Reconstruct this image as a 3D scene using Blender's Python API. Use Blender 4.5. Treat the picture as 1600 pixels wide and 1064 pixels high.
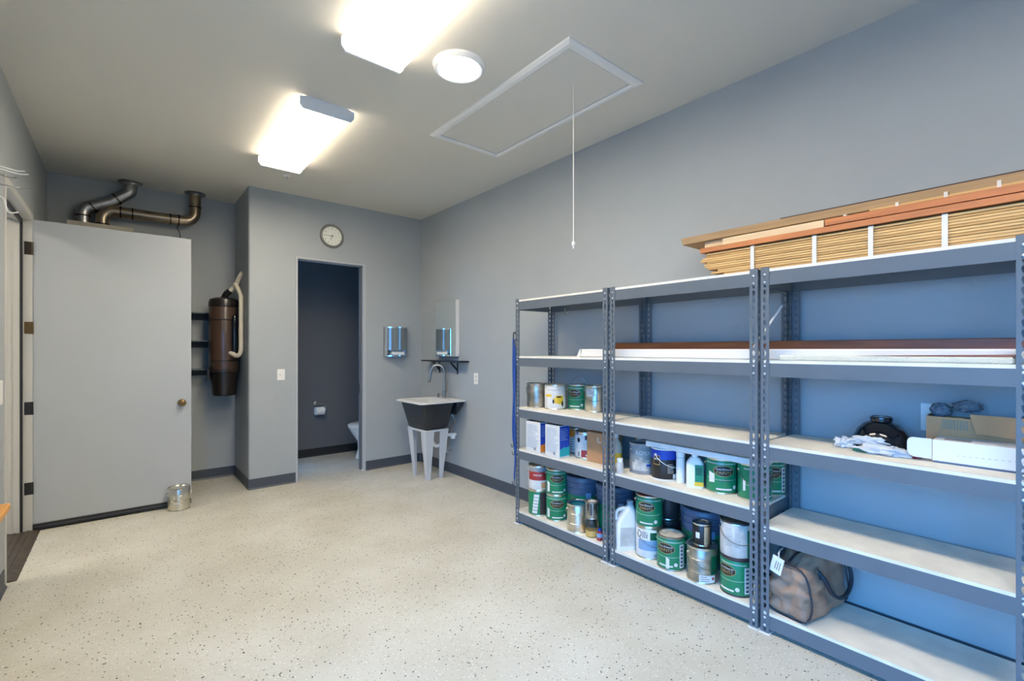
import bpy, bmesh, math, random
from mathutils import Vector, Matrix, noise
random.seed(7)
sc = bpy.context.scene
C = sc.collection
for o in list(bpy.data.objects): bpy.data.objects.remove(o)
PI = math.pi

# ------------------------------------------------------------------ camera
YAW = math.radians(39.6664)
cam_d = bpy.data.cameras.new('camera'); cam = bpy.data.objects.new('camera', cam_d); C.objects.link(cam)
cam.location = (0, 0, 1.41); cam.rotation_euler = (PI/2, 0, -YAW)
cam_d.sensor_width = 36; cam_d.lens = 730.05/1600*36
cam_d.shift_y = 13.94/1600; cam_d.clip_start = .02
sc.camera = cam
# ------------------------------------------------------------------ world / daylight / exposure
SKY = (0.09, 0.41, 1.0); SKY_STR = 11.0
LAMP = 36.0
w = bpy.data.worlds.new('sky'); sc.world = w; w.use_nodes = True
bg = w.node_tree.nodes['Background']; bg.inputs[0].default_value = (*SKY, 1); bg.inputs[1].default_value = SKY_STR
def portal(name, loc, rot, sx, sy):
    l = bpy.data.lights.new(name, 'AREA'); l.shape = 'RECTANGLE'; l.size = sx; l.size_y = sy
    l.cycles.is_portal = True
    o = bpy.data.objects.new(name, l); C.objects.link(o); o.location = loc; o.rotation_euler = rot
portal('garage_daylight_portal', (-.70, -.2, 1.1), (0, -PI/2, 0), 2.2, 2.8)
vs = sc.view_settings
vs.view_transform = 'Standard'; vs.look = 'None'; vs.gamma = 1; vs.use_curve_mapping = False
vs.exposure = 0.0

# ------------------------------------------------------------------ materials
M = {}
def mat(name, col, rough=.5, metal=0., var=0., vscale=8., bump=0., bscale=40., emit=None, estr=0., alpha=None, trans=0., coat=0., ior=None, stretch=None, spec=None):
    m = bpy.data.materials.new(name); m.use_nodes = True
    nt = m.node_tree; b = nt.nodes['Principled BSDF']
    b.inputs['Base Color'].default_value = (*col, 1); b.inputs['Roughness'].default_value = rough; b.inputs['Metallic'].default_value = metal
    if ior: b.inputs['IOR'].default_value = ior
    if spec is not None: b.inputs['Specular IOR Level'].default_value = spec
    if trans: b.inputs['Transmission Weight'].default_value = trans
    if coat: b.inputs['Coat Weight'].default_value = coat; b.inputs['Coat Roughness'].default_value = .06
    if alpha is not None: b.inputs['Alpha'].default_value = alpha
    if emit: b.inputs['Emission Color'].default_value = (*emit, 1); b.inputs['Emission Strength'].default_value = estr
    if var or bump:
        tc = nt.nodes.new('ShaderNodeTexCoord'); src = tc.outputs['Object']
        if stretch:
            mp = nt.nodes.new('ShaderNodeMapping'); mp.inputs['Scale'].default_value = stretch
            nt.links.new(src, mp.inputs[0]); src = mp.outputs[0]
        if var:
            n = nt.nodes.new('ShaderNodeTexNoise'); n.inputs['Scale'].default_value = vscale; n.inputs['Detail'].default_value = 5
            nt.links.new(src, n.inputs[0])
            r = nt.nodes.new('ShaderNodeValToRGB')
            r.color_ramp.elements[0].position = .3; r.color_ramp.elements[1].position = .7
            r.color_ramp.elements[0].color = (*[max(0, c*(1-var)) for c in col], 1)
            r.color_ramp.elements[1].color = (*[min(1, c*(1+var*.6)) for c in col], 1)
            nt.links.new(n.outputs[0], r.inputs[0]); nt.links.new(r.outputs[0], b.inputs['Base Color'])
        if bump:
            n = nt.nodes.new('ShaderNodeTexNoise'); n.inputs['Scale'].default_value = bscale; n.inputs['Detail'].default_value = 4
            nt.links.new(src, n.inputs[0])
            bp = nt.nodes.new('ShaderNodeBump'); bp.inputs['Strength'].default_value = bump; bp.inputs['Distance'].default_value = .01
            nt.links.new(n.outputs[0], bp.inputs['Height']); nt.links.new(bp.outputs[0], b.inputs['Normal'])
    M[name] = m
    return m
mat('wall', (.364, .391, .404), .55, bump=.22, bscale=9, var=.03, vscale=3)
mat('wall_shaded', (.115, .120, .130), .6, bump=.15, bscale=9)  # wall grey with the unlit restroom's shade in its colour; pocket door shares it
mat('ceiling', (.68, .645, .57), .7, bump=.22, bscale=10)
mat('baseboard', (.060, .070, .088), .5)
mat('frame_paint', (.44, .455, .47), .45)
mat('jamb_paint', (.55, .54, .50), .5)
mat('door_paint', (.42, .445, .47), .45, var=.02, vscale=2)
mat('white_paint', (.78, .77, .74), .45)
mat('hatch_paint', (.68, .65, .585), .6, bump=.05, bscale=60)
mat('rubber', (.012, .012, .013), .5)
mat('threshold', (.085, .068, .05), .5, metal=.3, var=.4, vscale=30)
mat('brass', (.20, .13, .06), .35, metal=1)
mat('bronze', (.055, .042, .032), .45, metal=.8)
mat('lens', (.9, .9, .88), .4, emit=(1, .88, .70), estr=LAMP)
mat('lens_side', (.9, .9, .88), .4, emit=(1, .88, .70), estr=LAMP*.18)
mat('skylens', (.9, .9, .9), .4, emit=(.90, .97, 1), estr=LAMP*.6)
mat('fixture', (.84, .85, .88), .4)
mat('steel_grey', (.118, .140, .162), .42, var=.06, vscale=6)
mat('rivet', (.72, .74, .76), .3, metal=.7)
mat('board', (.78, .74, .65), .75, var=.10, vscale=9, bump=.06, bscale=120)
mat('tin', (.72, .69, .60), .28, metal=1, var=.12, vscale=20)
mat('tin_dull', (.46, .43, .36), .36, metal=.9, var=.45, vscale=14)
mat('chrome', (.75, .75, .74), .15, metal=1)
mat('nickel', (.36, .34, .30), .30, metal=1)
mat('galv', (.42, .42, .42), .30, metal=1, var=.2, vscale=30)
mat('galv_tan', (.36, .29, .21), .30, metal=1, var=.2, vscale=14)
mat('mirror', (.86, .90, .88), .02, metal=1)
mat('black', (.010, .010, .012), .4)
mat('black_gloss', (.006, .007, .012), .12, coat=.6)
mat('white_plastic', (.80, .79, .76), .4)
mat('grey_plastic', (.40, .41, .42), .45)
mat('cream_plastic', (.62, .56, .45), .45)
mat('tub', (.020, .023, .028), .45, var=.25, vscale=5)
mat('tub_white', (.66, .65, .62), .35)
mat('leg_grey', (.55, .56, .57), .45)
mat('porcelain', (.80, .79, .75), .12)
mat('paper', (.80, .79, .76), .8, bump=.1, bscale=30)
mat('smoke_plastic', (.16, .19, .20), .12, coat=.8)
mat('green', (.008, .21, .092), .32)
mat('green_dark', (.004, .10, .045), .35)
mat('gold', (.45, .30, .10), .4)
mat('label_white', (.72, .71, .68), .5, var=.08, vscale=25)
mat('label_dirty', (.60, .57, .52), .6, var=.25, vscale=14)
mat('label_black', (.014, .013, .013), .4)
mat('label_brown', (.045, .030, .030), .45)
mat('label_red', (.36, .030, .030), .4)
mat('label_blue', (.012, .055, .42), .35)
mat('label_ltblue', (.23, .36, .53), .45)
mat('label_teal', (.01, .40, .42), .4)
mat('label_orange', (.75, .22, .02), .4)
mat('label_yellow', (.80, .52, .03), .4)
mat('label_grey', (.30, .30, .31), .5)
mat('ink', (.05, .05, .055), .6)
mat('ink_light', (.28, .29, .31), .6)
mat('teal_paint', (.03, .20, .22), .3)
mat('wet_paint', (.55, .52, .46), .35, var=.35, vscale=30)
mat('dusty', (.33, .32, .31), .6, var=.25, vscale=16)
mat('bucket_blue', (.085, .12, .19), .38, var=.2, vscale=8)
mat('cardboard', (.52, .265, .12), .8, var=.08, vscale=12)
mat('cardboard_light', (.68, .35, .16), .8, var=.08, vscale=12)
mat('white_card', (.76, .77, .80), .6)
mat('foam', (.76, .74, .70), .8, bump=.25, bscale=50)
mat('foam_cream', (.66, .65, .54), .8, bump=.6, bscale=160)
mat('wood_brown', (.24, .075, .024), .4, var=.25, vscale=6, stretch=(6, .6, 6))
mat('wood_orange', (.52, .18, .055), .5, var=.22, vscale=5, stretch=(8, .7, 8))
mat('wood_pine', (.66, .40, .15), .55, var=.20, vscale=5, stretch=(10, .7, 10))
mat('wood_pine_dark', (.50, .28, .09), .6, var=.25, vscale=5, stretch=(10, .7, 10))
mat('wood_pale', (.72, .52, .30), .55, var=.12, vscale=5, stretch=(10, .7, 10))
mat('wood_mdf', (.40, .26, .13), .7, var=.15, vscale=6, stretch=(8, .7, 8))
mat('bench_wood', (.62, .30, .08), .5, var=.2, vscale=6, stretch=(8, .7, 8))
mat('dark_edge', (.05, .03, .022), .6)
mat('strap', (.72, .68, .62), .5)
mat('bag', (.34, .225, .155), .62, var=.30, vscale=7, bump=.25, bscale=26)
mat('bag_trim', (.020, .022, .032), .45)
mat('bag_plastic', (.72, .74, .77), .25, alpha=.82, bump=.4, bscale=30)
mat('insulation', (.18, .20, .23), .95, var=.5, vscale=25, bump=1.0, bscale=70)
mat('bungee', (.012, .075, .32), .6, var=.5, vscale=160)
mat('vac_brown', (.075, .044, .030), .28, coat=.3)
mat('vac_dark', (.018, .014, .012), .3)
mat('heater', (.52, .48, .38), .4)
mat('face', (.82, .82, .72), .5)
mat('clock_rim', (.33, .32, .29), .3, metal=.8)
mat('glass', (.92, .94, .92), .05, trans=1, ior=1.3)
mat('amber', (.62, .40, .12), .3)
mat('wire_white', (.75, .75, .74), .4)
mat('copper_print', (.40, .30, .20), .7)
mat('concrete', (.20, .20, .19), .85, var=.12, vscale=5)
def floor_mat():
    m = bpy.data.materials.new('epoxy_floor'); m.use_nodes = True; nt = m.node_tree; b = nt.nodes['Principled BSDF']
    L = nt.links.new
    tc = nt.nodes.new('ShaderNodeTexCoord')
    n = nt.nodes.new('ShaderNodeTexNoise'); n.inputs['Scale'].default_value = 2.2; n.inputs['Detail'].default_value = 4; L(tc.outputs['Object'], n.inputs[0])
    base = nt.nodes.new('ShaderNodeValToRGB'); base.color_ramp.elements[0].position = .35; base.color_ramp.elements[1].position = .68
    base.color_ramp.elements[0].color = (.54, .515, .435, 1); base.color_ramp.elements[1].color = (.62, .605, .535, 1)
    L(n.outputs[0], base.inputs[0])
    cur = base.outputs[0]
    for scale, thr, keep, col in ((46, .17, .60, (.03, .035, .04, 1)), (85, .20, .55, (.25, .235, .20, 1)), (30, .13, .72, (.12, .12, .11, 1)), (70, .24, .66, (.74, .73, .68, 1))):
        v = nt.nodes.new('ShaderNodeTexVoronoi'); v.inputs['Scale'].default_value = scale; L(tc.outputs['Object'], v.inputs['Vector'])
        lt = nt.nodes.new('ShaderNodeMath'); lt.operation = 'LESS_THAN'; lt.inputs[1].default_value = thr; L(v.outputs['Distance'], lt.inputs[0])
        sp = nt.nodes.new('ShaderNodeSeparateColor'); L(v.outputs['Color'], sp.inputs[0])
        gt = nt.nodes.new('ShaderNodeMath'); gt.operation = 'GREATER_THAN'; gt.inputs[1].default_value = keep; L(sp.outputs[0], gt.inputs[0])
        mu = nt.nodes.new('ShaderNodeMath'); mu.operation = 'MULTIPLY'; L(lt.outputs[0], mu.inputs[0]); L(gt.outputs[0], mu.inputs[1])
        mx = nt.nodes.new('ShaderNodeMix'); mx.data_type = 'RGBA'; L(mu.outputs[0], mx.inputs[0]); L(cur, mx.inputs[6]); mx.inputs[7].default_value = col
        cur = mx.outputs[2]
    L(cur, b.inputs['Base Color'])
    b.inputs['Roughness'].default_value = .26
    n2 = nt.nodes.new('ShaderNodeTexNoise'); n2.inputs['Scale'].default_value = 18; n2.inputs['Detail'].default_value = 2; L(tc.outputs['Object'], n2.inputs[0])
    bp = nt.nodes.new('ShaderNodeBump'); bp.inputs['Strength'].default_value = .10; bp.inputs['Distance'].default_value = .01
    L(n2.outputs[0], bp.inputs['Height']); L(bp.outputs[0], b.inputs['Normal'])
    M['floor'] = m
floor_mat()

# ------------------------------------------------------------------ mesh helpers
class MB:
    def __init__(s): s.v = []; s.f = []
    def add(s, vs_, fs_):
        k = len(s.v); s.v += [tuple(p) for p in vs_]; s.f += [tuple(i+k for i in f) for f in fs_]; return s
    def box(s, x0, x1, y0, y1, z0, z1, bev=0):
        if bev:
            bm = bmesh.new(); bmesh.ops.create_cube(bm, size=1)
            for v in bm.verts: v.co = ((x0+x1)/2+v.co.x*(x1-x0), (y0+y1)/2+v.co.y*(y1-y0), (z0+z1)/2+v.co.z*(z1-z0))
            bmesh.ops.bevel(bm, geom=bm.edges[:], offset=bev, segments=1, profile=.5, affect='EDGES')
            bm.verts.index_update(); s.add([v.co[:] for v in bm.verts], [[v.index for v in f.verts] for f in bm.faces]); bm.free(); return s
        return s.add([(x, y, z) for x in (x0, x1) for y in (y0, y1) for z in (z0, z1)],
                     [(0, 1, 3, 2), (4, 6, 7, 5), (0, 4, 5, 1), (2, 3, 7, 6), (0, 2, 6, 4), (1, 5, 7, 3)])
    def lathe(s, prof, seg=24, c=(0, 0, 0), axis='z', cap=True):
        vs_ = []; fs_ = []
        def put(r, a, z):
            p = (r*math.cos(a), r*math.sin(a), z)
            if axis == 'x': p = (p[2], p[0], p[1])
            elif axis == 'y': p = (p[1], p[2], p[0])
            return (p[0]+c[0], p[1]+c[1], p[2]+c[2])
        n = len(prof)
        for r, z in prof:
            for k in range(seg): vs_.append(put(r, 2*PI*k/seg, z))
        for i in range(n-1):
            for k in range(seg):
                a = i*seg+k; b = i*seg+(k+1) % seg; fs_.append((a, b, b+seg, a+seg))
        if cap and prof[0][0] > 1e-6: fs_.append(tuple(range(seg-1, -1, -1)))
        if cap and prof[-1][0] > 1e-6: fs_.append(tuple((n-1)*seg+k for k in range(seg)))
        return s.add(vs_, fs_)
    def cyl(s, c, r, z0, z1, seg=24, axis='z', r1=None):
        return s.lathe([(r, z0), (r if r1 is None else r1, z1)], seg, c, axis)
    def tube(s, pts, r, seg=8, closed=False):
        pts = [Vector(p) for p in pts]; n = len(pts); vs_ = []; fs_ = []
        rr = r if isinstance(r, (list, tuple)) else [r]*n
        up = None
        for i, p in enumerate(pts):
            t = (pts[(i+1) % n]-pts[i-1]) if closed else (pts[min(i+1, n-1)]-pts[max(i-1, 0)])
            t.normalize()
            if up is None:
                up = Vector((0, 0, 1)) if abs(t.z) < .9 else Vector((1, 0, 0))
            a = t.cross(up)
            if a.length < 1e-4: a = t.cross(Vector((0, 1, 0)))
            a.normalize(); b = a.cross(t).normalized(); up = b
            for k in range(seg):
                q = 2*PI*k/seg; vs_.append(p+a*(rr[i]*math.cos(q))+b*(rr[i]*math.sin(q)))
        m = n if closed else n-1
        for i in range(m):
            j = (i+1) % n
            for k in range(seg):
                k2 = (k+1) % seg; fs_.append((i*seg+k, i*seg+k2, j*seg+k2, j*seg+k))
        if not closed:
            fs_.append(tuple(range(seg))[::-1]); fs_.append(tuple((n-1)*seg+k for k in range(seg)))
        return s.add(vs_, fs_)
    def prism(s, poly, d0, d1, axis='y'):
        # poly in the plane across `axis`: y -> (x,z), x -> (y,z), z -> (x,y)
        def pt(p, d): return {'y': (p[0], d, p[1]), 'x': (d, p[0], p[1]), 'z': (p[0], p[1], d)}[axis]
        n = len(poly)
        return s.add([pt(p, d0) for p in poly]+[pt(p, d1) for p in poly],
                     [tuple(range(n)), tuple(range(2*n-1, n-1, -1))]+[(i, (i+1) % n, n+(i+1) % n, n+i) for i in range(n)])
    def ball(s, c, rx, ry=None, rz=None, seg=12):
        ry = ry or rx; rz = rz or rx; pr = [(math.sin(PI*i/8), -math.cos(PI*i/8)) for i in range(9)]
        pr[0] = (0.001, -1); pr[-1] = (.001, 1)
        t = MB().lathe(pr, seg)
        return s.add([(p[0]*rx+c[0], p[1]*ry+c[1], p[2]*rz+c[2]) for p in t.v], t.f)
    def xf(s, mtx):
        s.v = [tuple(mtx @ Vector(p)) for p in s.v]; return s
    def mesh(s, name, m, smooth=35):
        me = bpy.data.meshes.new(name); me.from_pydata(s.v, [], s.f)
        bm = bmesh.new(); bm.from_mesh(me); bmesh.ops.recalc_face_normals(bm, faces=bm.faces[:]); bm.to_mesh(me); bm.free()
        if smooth:
            for p in me.polygons: p.use_smooth = True
            me.set_sharp_from_angle(angle=math.radians(smooth))
        me.materials.append(M[m] if isinstance(m, str) else m)
        return me
    def build(s, name, m, parent=None, local=False, smooth=35):
        if parent is not None and not local:      # vertices were given in world coordinates
            mtx = world_of(parent).inverted(); s.xf(mtx)
        o = bpy.data.objects.new(name, s.mesh(name, m, smooth)); C.objects.link(o); o.parent = parent
        return o
def world_of(o):
    m = Matrix.LocRotScale(o.location, o.rotation_euler, None)
    return world_of(o.parent) @ m if o.parent else m
def tag(o, label=None, cat=None, group=None, kind=None):
    if label: o['label'] = label
    if cat: o['category'] = cat
    if group: o['group'] = group
    if kind: o['kind'] = kind
    return o
def thing(name, label, cat, loc, rz=0, group=None):
    o = bpy.data.objects.new(name, None); C.objects.link(o); o.empty_display_size = .05
    o.location = loc; o.rotation_euler = (0, 0, rz)
    return tag(o, label, cat, group)
def struct(name, mb, m, label, cat, smooth=0, parent=None):
    o = mb.build(name, m, parent, smooth=smooth)
    return tag(o, label, cat, None, 'structure')
def sroot(name, label, cat, loc):
    o = thing(name, label, cat, loc); o['kind'] = 'structure'; return o
def link_mesh(name, me, parent, loc=(0, 0, 0), rz=0):
    o = bpy.data.objects.new(name, me); C.objects.link(o); o.parent = parent; o.location = loc; o.rotation_euler = (0, 0, rz); return o
def arc(c, r, a0, a1, n, plane='xz'):
    out = []
    for i in range(n+1):
        a = a0+(a1-a0)*i/n; u = r*math.cos(a); v = r*math.sin(a)
        out.append({'xz': (c[0]+u, c[1], c[2]+v), 'yz': (c[0], c[1]+u, c[2]+v), 'xy': (c[0]+u, c[1]+v, c[2])}[plane])
    return out
def smoothpath(pts, n=6):
    pts = [Vector(p) for p in pts]; out = []
    P = [pts[0]]+pts+[pts[-1]]
    for i in range(1, len(P)-2):
        for k in range(n):
            t = k/n; a, b, c, d = P[i-1], P[i], P[i+1], P[i+2]
            out.append(.5*((2*b)+(c-a)*t+(2*a-5*b+4*c-d)*t*t+(3*b-a-3*c+d)*t**3))
    out.append(pts[-1]); return out
_tc = {}
def text2d(s, size):
    if (s, size) in _tc: return _tc[(s, size)]
    cu = bpy.data.curves.new('t', 'FONT'); cu.body = s; cu.size = size; cu.align_x = 'CENTER'; cu.align_y = 'CENTER'; cu.resolution_u = 2
    o = bpy.data.objects.new('t', cu); C.objects.link(o)
    dg = bpy.context.evaluated_depsgraph_get(); me = o.evaluated_get(dg).to_mesh()
    r = ([(v.co.x, v.co.y) for v in me.vertices], [tuple(p.vertices) for p in me.polygons])
    o.evaluated_get(dg).to_mesh_clear(); bpy.data.objects.remove(o); bpy.data.curves.remove(cu)
    _tc[(s, size)] = r; return r
# wrapped prints on a cylinder whose front is local -Y
def wr(R, u, z): return (R*math.sin(u/R), -R*math.cos(u/R), z)
def w_text(mb, R, s, size, u0, z0, sx=1.):
    v, f = text2d(s, size); return mb.add([wr(R, u0+x*sx, z0+y) for x, y in v], f)
def w_rect(mb, R, u0, u1, z0, z1, z0b=None, z1b=None):
    n = max(1, int(abs(u1-u0)/.008)); vs_ = []
    z0b = z0 if z0b is None else z0b; z1b = z1 if z1b is None else z1b
    for i in range(n+1):
        t = i/n; u = u0+(u1-u0)*t; vs_ += [wr(R, u, z0+(z0b-z0)*t), wr(R, u, z1+(z1b-z1)*t)]
    return mb.add(vs_, [(2*i, 2*i+2, 2*i+3, 2*i+1) for i in range(n)])
def w_oval(mb, R, u0, z0, a, b, n=16):
    vs_ = []
    for i in range(n+1):
        t = -math.cos(PI*i/n); u = u0+a*t; h = b*math.sqrt(max(0, 1-t*t))+1e-5; vs_ += [wr(R, u, z0-h), wr(R, u, z0+h)]
    return mb.add(vs_, [(2*i, 2*i+2, 2*i+3, 2*i+1) for i in range(n)])
def w_lines(mb, R, u0, u1, ztop, n, dz, th=.0022, seed=1):
    rg = random.Random(seed)
    for i in range(n):
        w_rect(mb, R, u0, u0+(u1-u0)*rg.uniform(.6, 1), ztop-i*dz-th, ztop-i*dz)
    return mb
# flat print on a plane: origin o, right vector r, up vector up
def f_text(mb, o, r, up, s, size, sx=1.):
    o = Vector(o); r = Vector(r).normalized(); up = Vector(up).normalized(); v, f = text2d(s, size)
    return mb.add([o+r*(x*sx)+up*y for x, y in v], f)
def f_rect(mb, o, r, up, u0, u1, v0, v1):
    o = Vector(o); r = Vector(r).normalized(); up = Vector(up).normalized()
    return mb.add([o+r*u0+up*v0, o+r*u1+up*v0, o+r*u1+up*v1, o+r*u0+up*v1], [(0, 1, 2, 3)])

# ================================================================== SETTING
XR, YB, XC, YA, XL, ZC = 2.888, 5.287, .957, 6.041, -.553, 3.05
YT = 6.42; YR = -2.1
struct('floor', MB().box(-.70, 3.05, YR-.12, 6.6, -.12, 0), 'floor', 'cream speckled glossy epoxy floor of the whole utility room', 'floor')
struct('ground', MB().box(-60, -.70, -60, 60, -.16, -.03), 'concrete', 'grey concrete pad outside the open doorway', 'ground')
struct('ceiling', MB().box(-.70, 3.05, YR-.12, 6.6, ZC, ZC+.1), 'ceiling', 'beige textured plaster ceiling', 'ceiling')
struct('wall_right', MB().box(XR, XR+.14, YR-.12, 6.6, 0, ZC), 'wall', 'long blue grey textured wall behind the steel shelving', 'wall')
DX0, DX1, DZ = 1.399, 2.163, 2.40
mb = MB()
mb.box(DX1, XR, YB, YB+.12, 0, ZC).box(DX0, DX1, YB, YB+.12, DZ, ZC)
# left pier with a rounded outer corner
r = .02
pol = [(DX0, YB), (DX0, YB+.12), (XC, YB+.12)]+[(XC+r-r*math.cos(a), YB+r-r*math.sin(a)) for a in [i*PI/2/6 for i in range(7)]]
mb.prism(pol, 0, ZC, 'z')
struct('wall_back', mb, 'wall', 'blue grey end wall with the restroom doorway and clock', 'wall', smooth=35)
struct('wall_alcove_side', MB().box(XC, XC+.12, YB+.12, YA+.12, 0, ZC), 'wall', 'short blue grey side wall of the alcove behind the vacuum', 'wall')
struct('wall_alcove_back', MB().box(-.70, XC, YA, YA+.12, 0, ZC), 'wall', 'blue grey alcove wall behind the open door and the vent pipes', 'wall')
EY0, EY1, EZ = 4.11, 5.15, 2.41
GY0, GY1, GZ = -1.6, 1.2, 2.2
mb = MB().box(-.70, XL, EY1, YA, 0, ZC).box(-.70, XL, EY0, EY1, EZ, ZC).box(-.70, XL, GY1, EY0, 0, ZC)
mb.box(-.70, XL, GY0, GY1, GZ, ZC).box(-.70, XL, YR, GY0, 0, ZC)
struct('wall_left', mb, 'wall', 'grey side wall with the open exterior doorway', 'wall')
struct('wall_rear', MB().box(-.70, XR, YR-.12, YR, 0, ZC), 'wall', 'blue grey wall behind the camera', 'wall')
struct('wall_restroom', MB().box(XC+.12, XR, YT, YT+.12, 0, ZC), 'wall_shaded', 'back wall of the small restroom, grey darkened to stand for its shade', 'wall')
# adjoining garage seen only as the light beyond the exterior doorway
struct('wall_garage', MB().box(-5.6, -.70, 1.9, 2.0, -.03, ZC).box(-5.6, -.70, 7.0, 7.1, -.03, ZC).box(-5.7, -5.6, 1.9, 7.1, -.03, ZC), 'white_paint', 'white walls of the adjoining garage', 'wall')
struct('ceiling_garage', MB().box(-5.7, -.70, 1.9, 7.1, ZC, ZC+.1), 'white_paint', 'white ceiling of the adjoining garage', 'ceiling')
struct('floor_garage', MB().box(-5.6, -.70, 2.0, 7.0, -.03, 0), 'floor', 'cream epoxy floor beyond the exterior doorway', 'floor')
# garage opening casing
g = sroot('trim_1', 'painted casing of the wide opening in the side wall', 'trim', (XL, GY0, 0))
for a in ((GY0-.06, GY0), (GY1, GY1+.06)): MB().box(-.71, XL+.012, a[0], a[1], 0, GZ+.06).build('casing', 'frame_paint', g)
MB().box(-.71, XL+.012, GY0, GY1, GZ, GZ+.06).build('casing', 'frame_paint', g)
# baseboards (cove rubber base)
BH = .105
def base_y(x0, x1, y, s=-1):    # along X on a wall plane Y=y, standing out to s
    return MB().prism([(y, 0), (y+s*.018, 0), (y+s*.014, .004), (y+s*.006, .016), (y+s*.005, BH), (y, BH)], x0, x1, 'x')
def base_x(y0, y1, x, s=-1):
    return MB().prism([(x, 0), (x+s*.018, 0), (x+s*.014, .004), (x+s*.006, .016), (x+s*.005, BH), (x, BH)], y0, y1, 'y')
b = base_y(DX1+.002, XR-.018, YB)
struct('baseboard_back', b, 'baseboard', 'dark slate cove base below the towel dispenser', 'baseboard')
b = base_y(XC+.0, DX0-.002, YB)
b.box(XC-.0055, XC, YB+.0, YA-.006, 0, BH)
struct('baseboard_pier', b, 'baseboard', 'dark slate cove base around the pier left of the restroom', 'baseboard')
struct('baseboard_right', base_x(YR, YB, XR), 'baseboard', 'dark slate cove base along the shelving wall', 'baseboard')
struct('baseboard_alcove', base_y(XL+.018, XC-.006, YA), 'baseboard', 'dark slate cove base at the back of the alcove', 'baseboard')
struct('baseboard_left', base_x(GY1+.06, EY0-.055, XL, 1), 'baseboard', 'dark slate cove base on the near left wall', 'baseboard')
struct('baseboard_restroom', base_y(XC+.12, XR, YT), 'rubber', 'black cove base inside the restroom', 'baseboard')

# ---- restroom door frame with pocket door
t = sroot('trim_2', 'slim pale metal frame around the restroom doorway', 'door frame', (DX0, YB, 0))
MB().box(DX0-.001, DX0+.020, YB-.007, YB+.125, 0, DZ-.021).build('jamb', 'frame_paint', t)
MB().box(DX0-.001, DX1+.001, YB-.007, YB+.125, DZ-.021, DZ+.001).build('head', 'frame_paint', t)
MB().box(DX1-.030, DX1+.001, YB-.007, YB+.030, 0, DZ-.021).build('jamb', 'frame_paint', t)
MB().box(DX1-.030, DX1+.001, YB+.085, YB+.125, 0, DZ-.021).build('jamb', 'frame_paint', t)
MB().box(DX1-.034, DX1-.026, YB-.010, YB+.028, 0, .016).build('floor_guide', 'white_plastic', t)
d = sroot('door_2', 'grey pocket door edge slid into the restroom wall', 'door', (DX1-.045, YB+.058, 0))
MB().box(DX1-.050, DX1+.66, YB+.038, YB+.078, .01, DZ-.03).build('door_edge', 'wall_shaded', d)
o = MB().box(DX1-.052, DX1-.0495, YB+.044, YB+.072, .90, 1.01, .001).build('latch', 'black', d); o['label'] = 'black pocket door latch'

# ---- exterior door frame (left wall)
t = sroot('trim_3', 'pale metal frame of the exterior doorway', 'door frame', (XL, EY1, 0))
FP = 'jamb_paint'
# face casing (room side)
MB().box(XL-.001, XL+.006, EY0-.05, EY0+.002, 0, EZ+.05).build('casing', FP, t)
MB().box(XL-.001, XL+.006, EY1, EY1+.055, 0, EZ+.05).build('casing', FP, t)
MB().box(XL-.001, XL+.006, EY0+.002, EY1, EZ, EZ+.05).build('casing', FP, t)
# jamb linings
MB().box(-.715, XL+.003, EY1-.004, EY1+.004, 0, EZ).build('jamb', FP, t)
MB().box(-.715, XL+.003, EY0-.004, EY0+.004, 0, EZ).build('jamb', FP, t)
MB().box(-.715, XL+.003, EY0+.004, EY1-.004, EZ-.004, EZ+.004).build('head', FP, t)
# stop with black weather seal
MB().box(-.650, -.614, EY1-.016, EY1-.004, 0, EZ-.004).build('stop', FP, t)
MB().box(-.650, -.614, EY0+.004, EY1-.016, EZ-.018, EZ-.004).build('stop', FP, t)
MB().box(-.614, -.600, EY1-.020, EY1-.004, .015, EZ-.018).build('weather_seal', 'rubber', t)
MB().box(-.614, -.600, EY0+.004, EY1-.020, EZ-.030, EZ-.004).build('weather_seal', 'rubber', t)
t = sroot('trim_4', 'dark bronze ribbed metal threshold under the exterior doorway', 'threshold', (-.62, 4.63, 0))
MB().prism([(-.72, 0), (-.505, 0), (-.525, .008), (-.55, .012), (-.69, .012), (-.71, .006)], EY0+.006, EY1-.006, 'y').build('sill', 'threshold', t)
for k in range(4): MB().box(-.685+k*.036, -.672+k*.036, EY0+.008, EY1-.008, .012, .016).build('rib', 'threshold', t)
# ---- open exterior door
d = sroot('door_1', 'plain pale grey exterior door standing wide open', 'door', (XL+.02, EY1+.01, 0))
slab = MB().box(-.548, .469, EY1+.002, EY1+.046, .055, 2.415, .002).build('slab', 'door_paint', d)
for z0, z1, m_ in ((2.14, 2.24, 'bronze'), (1.53, 1.622, 'brass'), (.906, 1.005, 'rubber'), (.29, .384, 'rubber')):
    h_ = MB().box(-.592, -.553, EY1-.0065, EY1-.004, z0, z1).cyl((-.548, EY1-.003, 0), .006, z0, z1, 8).build('hinge', m_, d)
MB().prism([(EY1-.006, .012), (EY1+.052, .012), (EY1+.052, .05), (EY1+.046, .056), (EY1+.002, .056), (EY1-.006, .05)], -.546, .467, 'x').build('door_sweep', 'rubber', d)
MB().box(-.545, .467, EY1-.010, EY1-.006, .030, .036).build('sweep_rib', 'baseboard', d)
k = MB().lathe([(.033, 0), (.033, .006), (.014, .010), (.013, .028), (.024, .034), (.030, .046), (.027, .060), (.012, .066), (.001, .067)], 24, (0, 0, 0), 'y')
k.xf(Matrix.Translation((.398, EY1+.002, .93)) @ Matrix.Rotation(PI, 4, 'Z'))
o = k.build('knob', 'brass', d); o['label'] = 'round antique brass door knob'

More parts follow.
